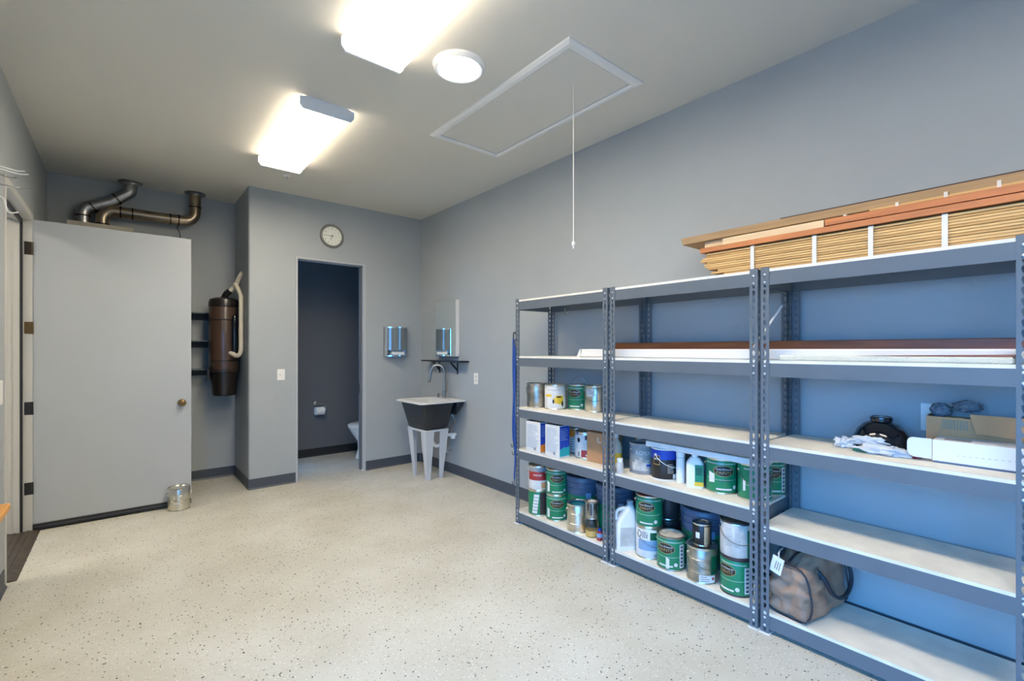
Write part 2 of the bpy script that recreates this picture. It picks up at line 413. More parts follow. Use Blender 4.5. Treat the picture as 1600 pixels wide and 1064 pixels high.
# ================================================================== CEILING THINGS
def fixture(name, label, y0, y1):
    x0, x1 = .868, 1.212
    t = thing(name, label, 'light', ((x0+x1)/2, (y0+y1)/2, ZC), group='wraparound ceiling fixtures')
    MB().box(x0+.05, x1-.05, y0+.01, y1-.01, ZC-.03, ZC-.0005).build('housing', 'fixture', t)
    pr = [(x0, ZC-.018), (x0+.004, ZC-.055), (x0+.022, ZC-.078), (x1-.022, ZC-.078), (x1-.004, ZC-.055), (x1, ZC-.018), (x1-.03, ZC-.010), (x0+.03, ZC-.010)]
    MB().prism(pr, y0+.014, y1-.014, 'y').build('lens', 'lens_side', t, smooth=0)
    MB().box(x0+.020, x1-.020, y0+.0145, y1-.0145, ZC-.0795, ZC-.0785).build('lens_bottom', 'lens', t, smooth=0)
    cp = [(x0-.004, ZC-.014), (x0-.003, ZC-.060), (x0+.018, ZC-.085), (x1-.018, ZC-.085), (x1+.003, ZC-.060), (x1+.004, ZC-.014), (x1-.05, ZC-.001), (x0+.05, ZC-.001)]
    MB().prism(cp, y0, y0+.014, 'y').build('end_cap', 'fixture', t, smooth=0)
    MB().prism(cp, y1-.014, y1, 'y').build('end_cap', 'fixture', t, smooth=0)
fixture('fluorescent_fixture', 'long white wraparound ceiling light nearer the back wall, wholly in view', 3.165, 4.395)
fixture('fluorescent_fixture', 'white wraparound ceiling light beside the round skylight, cut by the top edge', 1.21, 2.44)
fixture('fluorescent_fixture', 'white wraparound ceiling light behind the camera, out of the picture', -.745, .485)
t = thing('garage_light', 'white wraparound light on the garage ceiling beyond the doorway', 'light', (-2.2, 4.5, ZC))
MB().box(-2.37, -2.03, 3.9, 5.1, ZC-.08, ZC-.0005, .01).build('lens', 'lens', t)
MB().box(-2.38, -2.02, 3.88, 3.9, ZC-.085, ZC-.0005).build('end_cap', 'fixture', t)
MB().box(-2.38, -2.02, 5.1, 5.12, ZC-.085, ZC-.0005).build('end_cap', 'fixture', t)
t = thing('tubular_skylight', 'round glowing tubular skylight with white ring in the ceiling', 'skylight', (1.49, 2.275, ZC))
MB().lathe([(.118, 0), (.122, -.022), (.132, -.026), (.150, -.012), (.152, 0)], 48, (1.49, 2.275, ZC)).build('ring', 'white_paint', t)
MB().lathe([(.118, -.008), (.119, -.020), (.08, -.024), (.001, -.026)], 48, (1.49, 2.275, ZC)).build('diffuser', 'skylens', t)
# attic hatch
hx0, hx1, hy0, hy1 = 1.792, 2.450, 1.69, 3.142
t = sroot('trim_5', 'attic hatch with white moulding in the ceiling', 'attic hatch', ((hx0+hx1)/2, (hy0+hy1)/2, ZC))
def mould(a, b_, inward):
    # mitred moulding strip from a to b_, profile falls inward
    a = Vector(a); b_ = Vector(b_); n = Vector(inward); d_ = (b_-a).normalized(); pf = [(0, 0), (0, .010), (.020, .020), (.045, .022), (.058, .014), (.058, 0)]
    mb = MB(); vs_ = []
    for p0, sgn in ((a, 1), (b_, -1)):
        for u, z in pf: vs_.append((p0+n*u+d_*(u*sgn)).to_tuple()[:2]+(ZC-z,))
    k = len(pf); mb.add(vs_, [tuple(range(k)), tuple(range(2*k-1, k-1, -1))]+[(i, (i+1) % k, k+(i+1) % k, k+i) for i in range(k)]); return mb
for a, b_, n in (((hx0, hy0, 0), (hx1, hy0, 0), (0, 1, 0)), ((hx1, hy0, 0), (hx1, hy1, 0), (-1, 0, 0)), ((hx1, hy1, 0), (hx0, hy1, 0), (0, -1, 0)), ((hx0, hy1, 0), (hx0, hy0, 0), (1, 0, 0))):
    mould(a, b_, n).build('moulding', 'white_paint', t, smooth=0)
MB().box(hx0+.063, hx1-.063, hy0+.063, hy1-.063, ZC-.008, ZC).build('hatch_panel', 'hatch_paint', t, smooth=0)
for px, py in ((hx0+.10, hy0+.75), (hx1-.09, hy0+.3), (hx1-.09, hy0+.8), (hx1-.09, hy0+1.3), (hx0+.13, hy0+1.35), (hx0+.4, hy0+1.36)):
    MB().cyl((px, py, ZC), .006, -.011, -.008, 10).build('screw', 'white_paint', t)
t = thing('pull_cord', 'white pull cord with round bead hanging from the attic hatch', 'cord', (2.119, 1.965, ZC-.008))
MB().tube([(2.119, 1.965, ZC-.008), (2.119, 1.965, 2.06)], .0022, 6).build('cord', 'white_plastic', t)
MB().lathe([(.001, .016), (.009, .012), (.012, 0), (.009, -.012), (.005, -.016), (.004, -.03), (.001, -.031)], 12, (2.119, 1.965, 2.058)).build('bead', 'white_plastic', t)
t = thing('ceiling_hook', 'small round metal plate with hook on the ceiling by the far light', 'hook', (1.176, 4.744, ZC))
MB().lathe([(.034, 0), (.032, -.006), (.01, -.010), (.001, -.010)], 20, (1.176, 4.744, ZC)).build('plate', 'white_plastic', t)
MB().tube(arc((1.176, 4.744, ZC-.02), .010, PI/2, -PI, 8), .0025, 6).build('hook', 'galv', t)

# ================================================================== BACK WALL THINGS
# clock
cx, cy, cz = 1.774, YB, 2.668
t = thing('wall_clock', 'round cream wall clock with pewter rim above the restroom doorway', 'clock', (cx, cy, cz))
MB().lathe([(.128, 0), (.131, .016), (.122, .032), (.106, .034), (.103, .022)], 40, (0, 0, 0), 'y', cap=False).xf(Matrix.Translation((cx, cy, cz)) @ Matrix.Rotation(PI, 4, 'Z')).build('rim', 'clock_rim', t)
MB().cyl((0, 0, 0), .104, .002, .020, 40, 'y').xf(Matrix.Translation((cx, cy, cz)) @ Matrix.Rotation(PI, 4, 'Z')).build('dial', 'face', t)
for h_ in range(1, 13):
    mb = MB(); a = PI/2-h_*PI/6
    f_text(mb, (cx+.083*math.cos(a), cy-.0206, cz+.083*math.sin(a)), (1, 0, 0), (0, 0, 1), str(h_), .022)
    mb.build('numeral', 'ink', t, smooth=0)
def hand(ang, ln, wd, yy, name):
    MB().add([(-wd, 0, -.015), (wd, 0, -.015), (wd*.4, 0, ln), (-wd*.4, 0, ln), (-wd, .0012, -.015), (wd, .0012, -.015), (wd*.4, .0012, ln), (-wd*.4, .0012, ln)],
             [(0, 1, 2, 3), (7, 6, 5, 4), (0, 4, 5, 1), (1, 5, 6, 2), (2, 6, 7, 3), (3, 7, 4, 0)]).xf(Matrix.Translation((cx, yy, cz)) @ Matrix.Rotation(ang, 4, 'Y')).build(name, 'black', t, smooth=0)
hand(math.radians(270), .080, .0024, cy-.0245, 'minute_hand')
hand(math.radians(202), .052, .003, cy-.0228, 'hour_hand')
MB().cyl((cx, 0, cz), .005, cy-.027, cy-.020, 12, 'y').build('pivot', 'black', t)
# switch plates
def plate_y(x, z, label):
    t = thing('light_switch', label, 'switch', (x, YB, z))
    MB().box(x-.037, x+.037, YB-.006, YB, z-.058, z+.058, .002).build('plate', 'white_plastic', t)
    MB().lathe([(.014, 0), (.012, .012), (.001, .013)], 16, (0, 0, 0), 'y').xf(Matrix.Translation((x, YB-.006, z)) @ Matrix.Rotation(PI, 4, 'Z')).build('dial', 'white_plastic', t)
plate_y(1.255, 1.147, 'white dimmer switch on the pier left of the restroom doorway')
t = thing('outlet_plate', 'white outlet plate on the right wall beside the utility sink', 'outlet', (XR, 4.08, 1.10))
MB().box(XR-.006, XR, 4.043, 4.117, 1.04, 1.158, .002).build('plate', 'white_plastic', t)
for z in (1.078, 1.120): MB().box(XR-.008, XR-.006, 4.064, 4.096, z-.014, z+.014).build('socket', 'cream_plastic', t)
t = thing('outlet_plate', 'white outlet plate on the blue wall behind the open cardboard box', 'outlet', (XR, .425, 1.14))
MB().box(XR-.006, XR, .385, .465, 1.03, 1.158, .002).build('plate', 'white_plastic', t)
for z in (1.07, 1.12): MB().box(XR-.008, XR-.006, .409, .441, z-.014, z+.014).build('socket', 'white_plastic', t)
t = thing('outlet_plate', 'white plate on the near left wall at the picture edge', 'outlet', (XL, 3.93, 1.15))
MB().box(XL, XL+.006, 3.86, 4.00, 1.09, 1.23, .002).build('plate', 'white_plastic', t)
MB().box(XL+.006, XL+.010, 3.90, 3.96, 1.12, 1.20, .001).build('rocker', 'white_plastic', t)
# towel dispenser: curved smoky front, chrome sides
dx0, dx1, dz0, dz1 = 2.384, 2.664, 1.325, 1.68
t = thing('towel_dispenser', 'smoky grey paper towel dispenser on the back wall', 'dispenser', ((dx0+dx1)/2, YB, dz0))
MB().box(dx0, dx1, YB-.022, YB, dz0, dz1, .004).build('back_plate', 'galv', t)
n = 14; arcp = []
for i in range(n+1):
    u = -1+2*i/n; arcp.append((dx0+.012+(dx1-dx0-.024)*(i/n), YB-.075-.045*(1-u*u)))
MB().prism(arcp+[(dx1-.012, YB-.022), (dx0+.012, YB-.022)], dz0+.075, dz1-.014, 'z').build('cover', 'smoke_plastic', t, smooth=50)
MB().prism([(x, y-.002) for x, y in arcp]+[(dx1-.012, YB-.022), (dx0+.012, YB-.022)], dz1-.014, dz1, 'z').build('top_band', 'chrome', t)
MB().prism([(x, y-.002) for x, y in arcp]+[(dx1-.012, YB-.022), (dx0+.012, YB-.022)], dz0, dz0+.018, 'z').build('tray', 'chrome', t)
MB().box(dx0+.004, dx0+.012, YB-.078, YB-.022, dz0, dz1).build('side_panel', 'chrome', t)
MB().box(dx1-.012, dx1-.004, YB-.078, YB-.022, dz0, dz1).build('side_panel', 'chrome', t)
MB().prism([(YB-.10, dz0+.022), (YB-.03, dz0+.022), (YB-.03, dz0+.070), (YB-.07, dz0+.072), (YB-.095, dz0+.05)], dx0+.07, dx1-.055, 'x').build('paper_towel', 'paper', t)
MB().box(dx0+.02, dx0+.05, YB-.09, YB-.03, dz0+.018, dz0+.03).build('bracket', 'rubber', t)

# ================================================================== RIGHT WALL: mirror, shelf, sink
t = thing('mirror_cabinet', 'tall white medicine cabinet with mirrored front above the sink', 'mirror', (XR, 4.62, 1.33))
MB().box(2.842, XR, 4.41, 4.827, 1.33, 1.968, .002).build('cabinet_box', 'white_paint', t)
MB().box(2.835, 2.842, 4.408, 4.829, 1.328, 1.970, .0015).build('mirror_door', 'mirror', t)
t = thing('wall_shelf', 'narrow black wall shelf on two brackets above the faucet', 'shelf', (XR, 4.63, 1.28))
MB().box(2.760, XR, 4.214, 5.05, 1.268, 1.284, .001).build('board', 'black', t)
for y in (4.44, 4.83):
    MB().box(XR-.006, XR, y-.010, y+.010, 1.13, 1.268).prism([(XR-.006, 1.262), (2.79, 1.262), (2.79, 1.268), (XR-.006, 1.268)], y-.008, y+.008, 'y').prism([(XR-.006, 1.16), (XR-.006, 1.19), (2.80, 1.268), (2.785, 1.262)], y-.003, y+.003, 'y').build('bracket', 'black', t)
# utility sink
sx0, sx1, sy0, sy1, sz = 2.325, 2.876, 4.25, 4.83, .858
bx0, bx1, by0, by1, bz = 2.45, 2.74, 4.39, 4.80, .545
t = thing('utility_sink', 'dark plastic utility sink with white rim on four grey legs', 'sink', ((sx0+sx1)/2, (sy0+sy1)/2, 0))
def rrect(x0, x1, y0, y1, r, n=4):
    out = []
    for cx_, cy_, a0 in ((x1-r, y1-r, 0), (x0+r, y1-r, PI/2), (x0+r, y0+r, PI), (x1-r, y0+r, 1.5*PI)):
        for i in range(n+1): out.append((cx_+r*math.cos(a0+PI/2*i/n), cy_+r*math.sin(a0+PI/2*i/n)))
    return out
def loft(loops, cap0=True, cap1=True):
    mb = MB(); n = len(loops[0]); vs_ = [p for l in loops for p in l]; fs_ = []
    for i in range(len(loops)-1):
        for k_ in range(n): k2 = (k_+1) % n; fs_.append((i*n+k_, i*n+k2, (i+1)*n+k2, (i+1)*n+k_))
    if cap0: fs_.append(tuple(range(n))[::-1])
    if cap1: fs_.append(tuple((len(loops)-1)*n+k_ for k_ in range(n)))
    return mb.add(vs_, fs_)
L3 = lambda l, z: [(x, y, z) for x, y in l]
ox0, ox1, oy0, oy1 = 2.362, 2.755, 4.285, 4.80
loft([L3(rrect(bx0+.02, bx1-.02, by0+.02, by1-.02, .03), bz), L3(rrect(bx0, bx1, by0, by1, .04), bz+.02), L3(rrect(ox0, ox1, oy0, oy1, .035), sz-.022),
      L3(rrect(ox0+.012, ox1-.012, oy0+.012, oy1-.012, .03), sz-.022), L3(rrect(bx0+.015, bx1-.015, by0+.015, by1-.015, .04), bz+.04)]).build('basin', 'tub', t)
loft([L3(rrect(sx0, sx1, sy0, sy1, .02), sz-.018), L3(rrect(sx0, sx1, sy0, sy1, .02), sz-.004), L3(rrect(sx0+.006, sx1-.006, sy0+.006, sy1-.006, .018), sz),
      L3(rrect(ox0+.02, ox1-.02, oy0+.02, oy1-.02, .04), sz), L3(rrect(ox0+.03, ox1-.03, oy0+.03, oy1-.03, .04), sz-.03), L3(rrect(ox0+.022, ox1-.022, oy0+.022, oy1-.022, .04), sz-.03), L3(rrect(ox0+.010, ox1-.010, oy0+.010, oy1-.010, .04), sz-.018)]
     , False, False).add([], []).build('rim', 'tub_white', t)
loft([L3(rrect(ox0+.030, ox1-.030, oy0+.030, oy1-.030, .04), sz-.006), L3(rrect(bx0+.022, bx1-.022, by0+.022, by1-.022, .04), bz+.05), L3(rrect(bx0+.03, bx1-.03, by0+.03, by1-.03, .04), bz+.045)], False, True).build('liner', 'tub_white', t)
MB().prism([(sx1-.10, sz-.018), (sx1, sz-.018), (sx1-.015, sz-.06), (sx1-.10, sz-.16)], sy0+.04, sy1-.02, 'y').build('back_apron', 'tub', t)
MB().box(bx0, bx1, by0, by1, bz-.022, bz-.001, .004).build('leg_frame', 'leg_grey', t)
for (x, y, sx, sy) in ((bx0+.004, by0+.004, 1, 1), (bx1-.004, by0+.004, -1, 1), (bx0+.004, by1-.004, 1, -1), (bx1-.004, by1-.004, -1, -1)):
    fx, fy = x+sx*.045, y+sy*.045
    zt = bz-.022; W, w_ = .105, .040; th = .012
    def col(px, py, wd, z):
        return [(px, py, z), (px+sx*wd, py, z), (px+sx*wd, py+sy*th, z), (px+sx*th, py+sy*th, z), (px+sx*th, py+sy*wd, z), (px, py+sy*wd, z)]
    loft([col(fx, fy, w_, 0), col(x, y, W, zt)]).build('leg', 'leg_grey', t, smooth=0)
f = thing('faucet', 'brushed nickel gooseneck faucet at the back of the utility sink', 'faucet', (2.80, 4.585, sz))
MB().cyl((2.80, 4.585, 0), .019, sz, sz+.125, 20).lathe([(.026, sz), (.026, sz+.006), (.019, sz+.010)], 20, (2.80, 4.585, 0)).build('base', 'nickel', f)
dirx, diry = -.62, .46   # spout swings over the basin
nn = math.hypot(dirx, diry); dirx /= nn; diry /= nn
path = [(2.80, 4.585, sz+.12), (2.80, 4.585, sz+.30)]
for i in range(1, 13):
    a = PI*i/12*.98; rr_ = .075
    path.append((2.80+dirx*rr_*(1-math.cos(a)), 4.585+diry*rr_*(1-math.cos(a)), sz+.30+rr_*math.sin(a)))
path.append((2.80+dirx*.168, 4.585+diry*.168, sz+.20))
MB().tube(path, .0155, 12).build('spout', 'nickel', f)
e = Vector(path[-1]); MB().lathe([(.014, .04), (.018, .035), (.019, .0), (.015, -.006)], 16, (e.x+dirx*.003, e.y+diry*.003, e.z-.018)).build('spray_head', 'nickel', f)
MB().tube([(2.80, 4.568, sz+.08), (2.80, 4.540, sz+.085)], .014, 12).tube([(2.80, 4.545, sz+.085), (2.795, 4.505, sz+.20)], [.007, .005], 10).build('lever', 'nickel', f)
for k_, yy in enumerate((4.70, 4.725)):
    MB().cyl((2.80, yy, 0), .008, sz, sz+.045, 12).build('hole_cap', 'nickel', f)
t = thing('drain_trap', 'white and chrome drain trap with shutoff valve under the sink', 'pipe', (2.80, 4.5, .0))
MB().tube(smoothpath([(2.62, 4.55, .545-.0235), (2.62, 4.55, .40), (2.66, 4.53, .34), (2.72, 4.51, .36), (2.76, 4.50, .44), (2.80, 4.49, .45), (XR, 4.47, .45)]), .019, 12).build('trap', 'white_plastic', t)
MB().cyl((2.845, 4.475, 0), .027, .41, .47, 14).build('collar', 'white_plastic', t)
MB().cyl((0, 4.47, .45), .030, XR-.012, XR, 16, 'x').build('escutcheon', 'chrome', t)
MB().tube(smoothpath([(XR, 4.56, .26), (2.84, 4.55, .26), (2.80, 4.54, .26), (2.80, 4.53, .32)]), .012, 10).ball((2.80, 4.52, .26), .026, .014, .026).build('shutoff_valve', 'chrome', t)
MB().tube(smoothpath([(2.80, 4.53, .32), (2.845, 4.50, .50), (2.86, 4.46, .60), (2.83, 4.47, .68), (2.80, 4.55, .83)]), .006, 8).build('supply_hose', 'nickel', t)

# ================================================================== RESTROOM
t = thing('toilet', 'white porcelain toilet half hidden by the restroom door jamb', 'toilet', (2.5, 5.95, 0))
def oval(x0, x1, yw, z, n=24, yc=5.95):
    xc, a = (x0+x1)/2, (x1-x0)/2
    return [(xc+a*math.cos(2*PI*i/n), yc+yw*math.sin(2*PI*i/n)*(1 if math.cos(2*PI*i/n) > -.2 else 1), z) for i in range(n)]
loft([oval(2.30, 2.74, .115, 0), oval(2.31, 2.74, .11, .03), oval(2.335, 2.74, .095, .12), oval(2.33, 2.74, .11, .22), oval(2.26, 2.74, .16, .32), oval(2.222, 2.74, .185, .385), oval(2.215, 2.74, .188, .40), oval(2.23, 2.73, .17, .402)]).build('bowl', 'porcelain', t)
loft([oval(2.212, 2.66, .19, .4025), oval(2.208, 2.66, .192, .415), oval(2.222, 2.65, .18, .421)]).build('seat', 'porcelain', t)
loft([oval(2.212, 2.66, .19, .4215), oval(2.208, 2.66, .192, .440), oval(2.24, 2.64, .165, .452)]).build('lid', 'porcelain', t)
MB().box(2.69, 2.885, 5.74, 6.16, .40, .78, .02).build('tank', 'porcelain', t)
MB().box(2.68, 2.887, 5.73, 6.17, .78, .815, .008).build('tank_lid', 'porcelain', t)
t = thing('paper_holder', 'nickel toilet paper holder with a white roll on the restroom wall', 'paper holder', (1.99, YT, .65))
MB().lathe([(.030, 0), (.028, .010), (.012, .016), (.011, .055)], 18, (0, 0, 0), 'y').xf(Matrix.Translation((1.95, YT, .695)) @ Matrix.Rotation(PI, 4, 'Z')).build('wall_mount', 'nickel', t)
MB().tube(smoothpath([(1.95, YT-.05, .695), (2.03, YT-.06, .69), (2.062, YT-.06, .66), (2.055, YT-.06, .61), (2.02, YT-.06, .60), (1.915, YT-.06, .60)]), .006, 8).build('arm', 'nickel', t)
MB().lathe([(.018, 1.925), (.052, 1.925), (.052, 2.035), (.018, 2.035)], 24, (0, YT-.060, .600), 'x').build('paper_roll', 'paper', t)

# ================================================================== ALCOVE: heater, ducts, vacuum, shelves
t = thing('tankless_heater', 'cream metal water heater cabinet mostly hidden behind the open door', 'water heater', (-.17, YA, 1.90))
MB().box(-.395, .060, 5.82, YA, 1.90, 2.575, .006).build('cabinet', 'heater', t)
MB().box(-.40, .065, 5.812, 5.822, 2.54, 2.582).build('flange', 'heater', t)
for x in (-.36, 0.03): MB().cyl((x, 0, 2.56), .005, 5.808, 5.813, 8, 'y').build('screw', 'galv', t)
DY = 5.93
def duct(name, label, pts, R, m, bands, collar):
    t = thing(name, label, 'duct', pts[0])
    MB().tube(pts, R, 20).build('pipe', m, t, smooth=40)
    for (p, d_) in bands:
        p = Vector(p); d_ = Vector(d_).normalized()
        MB().tube([p-d_*.006, p+d_*.006], R+.0035, 20).build('band', 'bronze', t, smooth=40)
    MB().lathe([(R+.001, 0), (R+.045, 0), (R+.045, -.005), (R+.012, -.012), (R+.001, -.03)], 28, (collar[0], collar[1], ZC)).build('ceiling_collar', 'galv', t)
duct('vent_duct', 'grey galvanised vent duct slanting from the heater to the ceiling',
     [(-.30, DY, 2.575), (-.30, DY, 2.68)]+arc((-.22, DY, 2.68), .08, PI, PI*.69, 5)+[(-.10, DY, 2.83), (-.02, DY, 2.90)]+smoothpath([(0.0, DY, 2.915), (.035, DY, 2.95), (.045, DY, 3.0), (.045, DY, ZC)], 4), .054, 'galv',
     [((-.30, DY, 2.66), (0, 0, 1)), ((-.235, DY, 2.755), (.9, 0, .7)), ((-.06, DY, 2.865), (.9, 0, .7))], (.045, DY))
duct('vent_duct', 'brownish metal vent duct running level then turning up to the ceiling',
     [(-.165, 5.91, 2.575), (-.165, 5.91, 2.64)]+arc((-.065, 5.91, 2.64), .10, PI, PI/2, 8)+[(.2, 5.91, 2.74), (.47, 5.91, 2.745)]+arc((.47, 5.91, 2.845), .10, -PI/2, 0, 8)+[(.57, 5.91, 2.95), (.57, 5.91, ZC)], .052, 'galv_tan',
     [((-.165, 5.91, 2.60), (0, 0, 1)), ((-.03, 5.91, 2.74), (1, 0, 0)), ((.06, 5.91, 2.74), (1, 0, 0)), ((.36, 5.91, 2.743), (1, 0, 0)), ((.43, 5.91, 2.745), (1, 0, 0)), ((.57, 5.91, 2.90), (0, 0, 1))], (.57, 5.91))
tag(MB().tube(smoothpath([(.425, 5.91, 2.69), (.42, 5.93, 2.66), (.445, 5.97, 2.62), (.45, 6.0, 2.5), (.45, 6.03, 2.2)]), .004, 6).build('cable', 'black'), 'thin black cable dangling below the level vent duct', 'cable')
for z, sfx in ((1.80, 'topmost'), (1.505, 'middle'), (1.205, 'lowest')):
    t = thing('alcove_shelf', f'narrow dark shelf between door and vacuum, {sfx} of three', 'shelf', (.45, YA, z), group='alcove shelves')
    MB().box(-.10, .70, 5.84, YA, z-.012, z).build('board', 'steel_grey', t)
    MB().box(-.10, .70, YA-.02, YA, z-.075, z-.012).build('cleat', 'black', t)
# central vacuum
vx, vy = .812, 5.76
t = thing('central_vacuum', 'brown cylindrical central vacuum with black bin hanging in the alcove', 'vacuum', (vx, vy, .93))
MB().lathe([(.133, 1.17), (.137, 1.20), (.137, 1.84), (.133, 1.86)], 36, (vx, vy, 0)).build('canister', 'vac_brown', t)
for z in (1.20, 1.29, 1.72): MB().lathe([(.137, z-.006), (.141, z-.004), (.141, z+.004), (.137, z+.006)], 36, (vx, vy, 0)).build('band', 'vac_dark', t)
MB().lathe([(.142, 1.855), (.143, 1.90), (.132, 1.935), (.09, 1.955), (.001, 1.96)], 36, (vx, vy, 0)).build('motor_cap', 'vac_dark', t)
MB().lathe([(.001, .925), (.098, .925), (.108, .935), (.118, 1.05), (.131, 1.165), (.140, 1.17), (.140, 1.185)], 36, (vx, vy, 0)).build('dust_bin', 'vac_dark', t)
qx, qy = .886, 5.615
MB().lathe([(.001, 1.37), (.026, 1.375), (.030, 1.42), (.030, 1.72), (.024, 1.76), (.001, 1.775)], 16, (qx, qy, 0)).build('muffler', 'black_gloss', t)
for s_ in (-1, 1):
    MB().box(vx-.155, vx-.135, vy-.02+s_*.02, vy+s_*.02+.0, 1.09, 1.20).build('bin_latch', 'vac_dark', t)
MB().ball((vx-.115, vy-.085, 1.235), .014).build('inlet_cap', 'black', t)
MB().box(vx-.06, vx+.06, vy+.136, YA, 1.35, 1.75).build('wall_bracket', 'vac_dark', t)
MB().tube(smoothpath([(vx, vy, 1.955), (vx+.02, vy-.03, 2.0), (vx+.05, vy-.05, 2.03)]), .032, 12).build('elbow', 'black', t)
t = thing('vacuum_pipe', 'cream plastic vacuum pipe looping along the alcove side wall', 'pipe', (.93, 5.6, 1.36))
MB().tube(smoothpath([(vx+.05, vy-.05, 2.03), (vx+.095, vy-.08, 2.09), (.925, 5.64, 2.15), (XC, 5.60, 2.22)]), .024, 12).build('branch', 'cream_plastic', t)
MB().tube(smoothpath([(.90, 5.655, 2.10), (.915, 5.60, 2.04), (.931, 5.54, 1.97), (.931, 5.53, 1.90), (.931, 5.53, 1.45), (.929, 5.53, 1.39), (.915, 5.54, 1.355), (.89, 5.56, 1.345), (.865, 5.60, 1.365), (.85, 5.63, 1.37)]), .023, 12).build('drop', 'cream_plastic', t)

# ================================================================== SHELVING UNITS
XS = 2.453; DEP = .407; FL = .040; PH = 1.815; TH = .0022; PIT = .038
def flange2d():
    # strip in (u,v): u across 0..FL, v along the post; keyhole per pitch
    cells = int(PH/PIT); vs_ = []; fr = []; hole = []
    for c_ in range(cells):
        v0 = c_*PIT; v1 = v0+PIT if c_ < cells-1 else PH; vc = v0+PIT/2; uc = FL/2
        out = [(0, v0), (uc, v0), (FL, v0), (FL, vc), (FL, v1), (uc, v1), (0, v1), (0, vc)]
        ho = [(uc-.0035, vc-.012), (uc, vc-.014), (uc+.0035, vc-.012), (uc+.0075, vc+.004), (uc+.0045, vc+.013), (uc, vc+.014), (uc-.0045, vc+.013), (uc-.0075, vc+.004)]
        k = len(vs_); vs_ += out+ho
        fr += [(k+i, k+(i+1) % 8, k+8+(i+1) % 8, k+8+i) for i in range(8)]
        hole.append([k+8+i for i in range(8)])
    return vs_, fr, hole
F2 = flange2d()
def post_mesh():
    mb = MB(); v2, fr, hole = F2; n = len(v2)
    for kind in (0, 1):
        def P(u, v, d): return (d, u, v) if kind == 0 else (u, d, v)
        vs_ = [P(u, v, 0) for u, v in v2]+[P(u, v, TH) for u, v in v2]
        fs_ = list(fr)+[tuple(n+i for i in reversed(f)) for f in fr]
        for h_ in hole: fs_ += [(h_[i], h_[(i+1) % 8], n+h_[(i+1) % 8], n+h_[i]) for i in range(8)]
        mb.add(vs_, fs_)
    mb.box(FL-.0005, FL, 0, TH, 0, PH); mb.box(0, TH, FL-.0005, FL, 0, PH)
    me = bpy.data.meshes.new('post'); me.from_pydata(mb.v, [], mb.f); me.materials.append(M['steel_grey']); me.update(); return me
POST = post_mesh()
def shelving(y0, y1, levels, label):
    t = thing('shelving_unit', label, 'shelves', (XS, y0, 0), group='grey steel shelving units along the right wall')
    W = y1-y0
    for (x, y, rz) in ((0, 0, 0), (0, W, -PI/2), (DEP, 0, PI/2), (DEP, W, PI)):
        o = link_mesh('post', POST, t, (x, y, .003), rz)
        cx_ = .02 if x == 0 else DEP-.02; cy_ = .02 if y == 0 else W-.02
        MB().box(cx_-.034, cx_+.030, cy_-.024, cy_+.024, 0, .003).build('foot_pad', 'white_card', t, local=True)
    for z in levels:
        zt, zb = z-.014, z-.080
        e = .0045
        bm_ = MB().box(TH+.0003, TH+.0023, e, W-e, zb, zt).box(TH+.0023, TH+.022, e, W-e, zt-.002, zt-.0002).box(TH+.0023, TH+.012, e, W-e, zb, zb+.002).build('front_beam', 'steel_grey', t, local=True, smooth=0)
        rv = MB()
        for yy in (FL/2, W-FL/2):
            for zz in (zt-.014, zb+.014): rv.ball((-.0005, yy, zz), .003, .0062, .0062, 8)
        rv.build('rivets', 'rivet', bm_, local=True)
        MB().box(DEP-TH-.0023, DEP-TH-.0003, e, W-e, zb, zt).box(DEP-TH-.022, DEP-TH-.0023, e, W-e, zt-.002, zt-.0002).build('back_beam', 'steel_grey', t, local=True, smooth=0)
        for ya, yb in ((TH+.0003, TH+.0023), (W-TH-.0023, W-TH-.0003)):
            MB().box(.026, DEP-.026, ya, yb, zb, zt-.002).build('side_beam', 'steel_grey', t, local=True, smooth=0)
        MB().box(.003, DEP-.003, .0047, W-.0047, zt, z).build('shelf_board', 'board', t, local=True, smooth=0)
    return t
shelving(1.972, 2.912, (1.81, 1.355, .94, .605, .105), 'steel shelving unit with blue bungee cords on its post, nearest the sink')
shelving(1.021, 1.951, (1.81, 1.355, .94, .605, .105), 'middle steel shelving unit packed with green paint cans')
shelving(.096, 1.007, (1.81, 1.355, .94, .535, .105), 'steel shelving unit holding the duffel bag, nearest the camera')
tag(MB().tube(smoothpath([(2.62, 2.52, 1.73), (2.62, 2.52, 1.70), (2.62, 2.51, 1.68), (2.62, 2.49, 1.675), (2.62, 2.475, 1.69), (2.62, 2.475, 1.71)]), .0035, 8).build('s_hook', 'nickel'), 'small bent metal hook under the top board near the sink', 'hook')
t = thing('paint_stick', 'pale wooden rod leaning behind the front post of the nearest unit', 'rod', (2.50, 1.055, 1.37))
MB().tube([(2.492, 1.058, 1.42), (2.66, .985, 1.64)], .0055, 8).build('rod', 'white_plastic', t)
MB().ball((2.66, .985, 1.64), .0075).build('tip', 'grey_plastic', t)

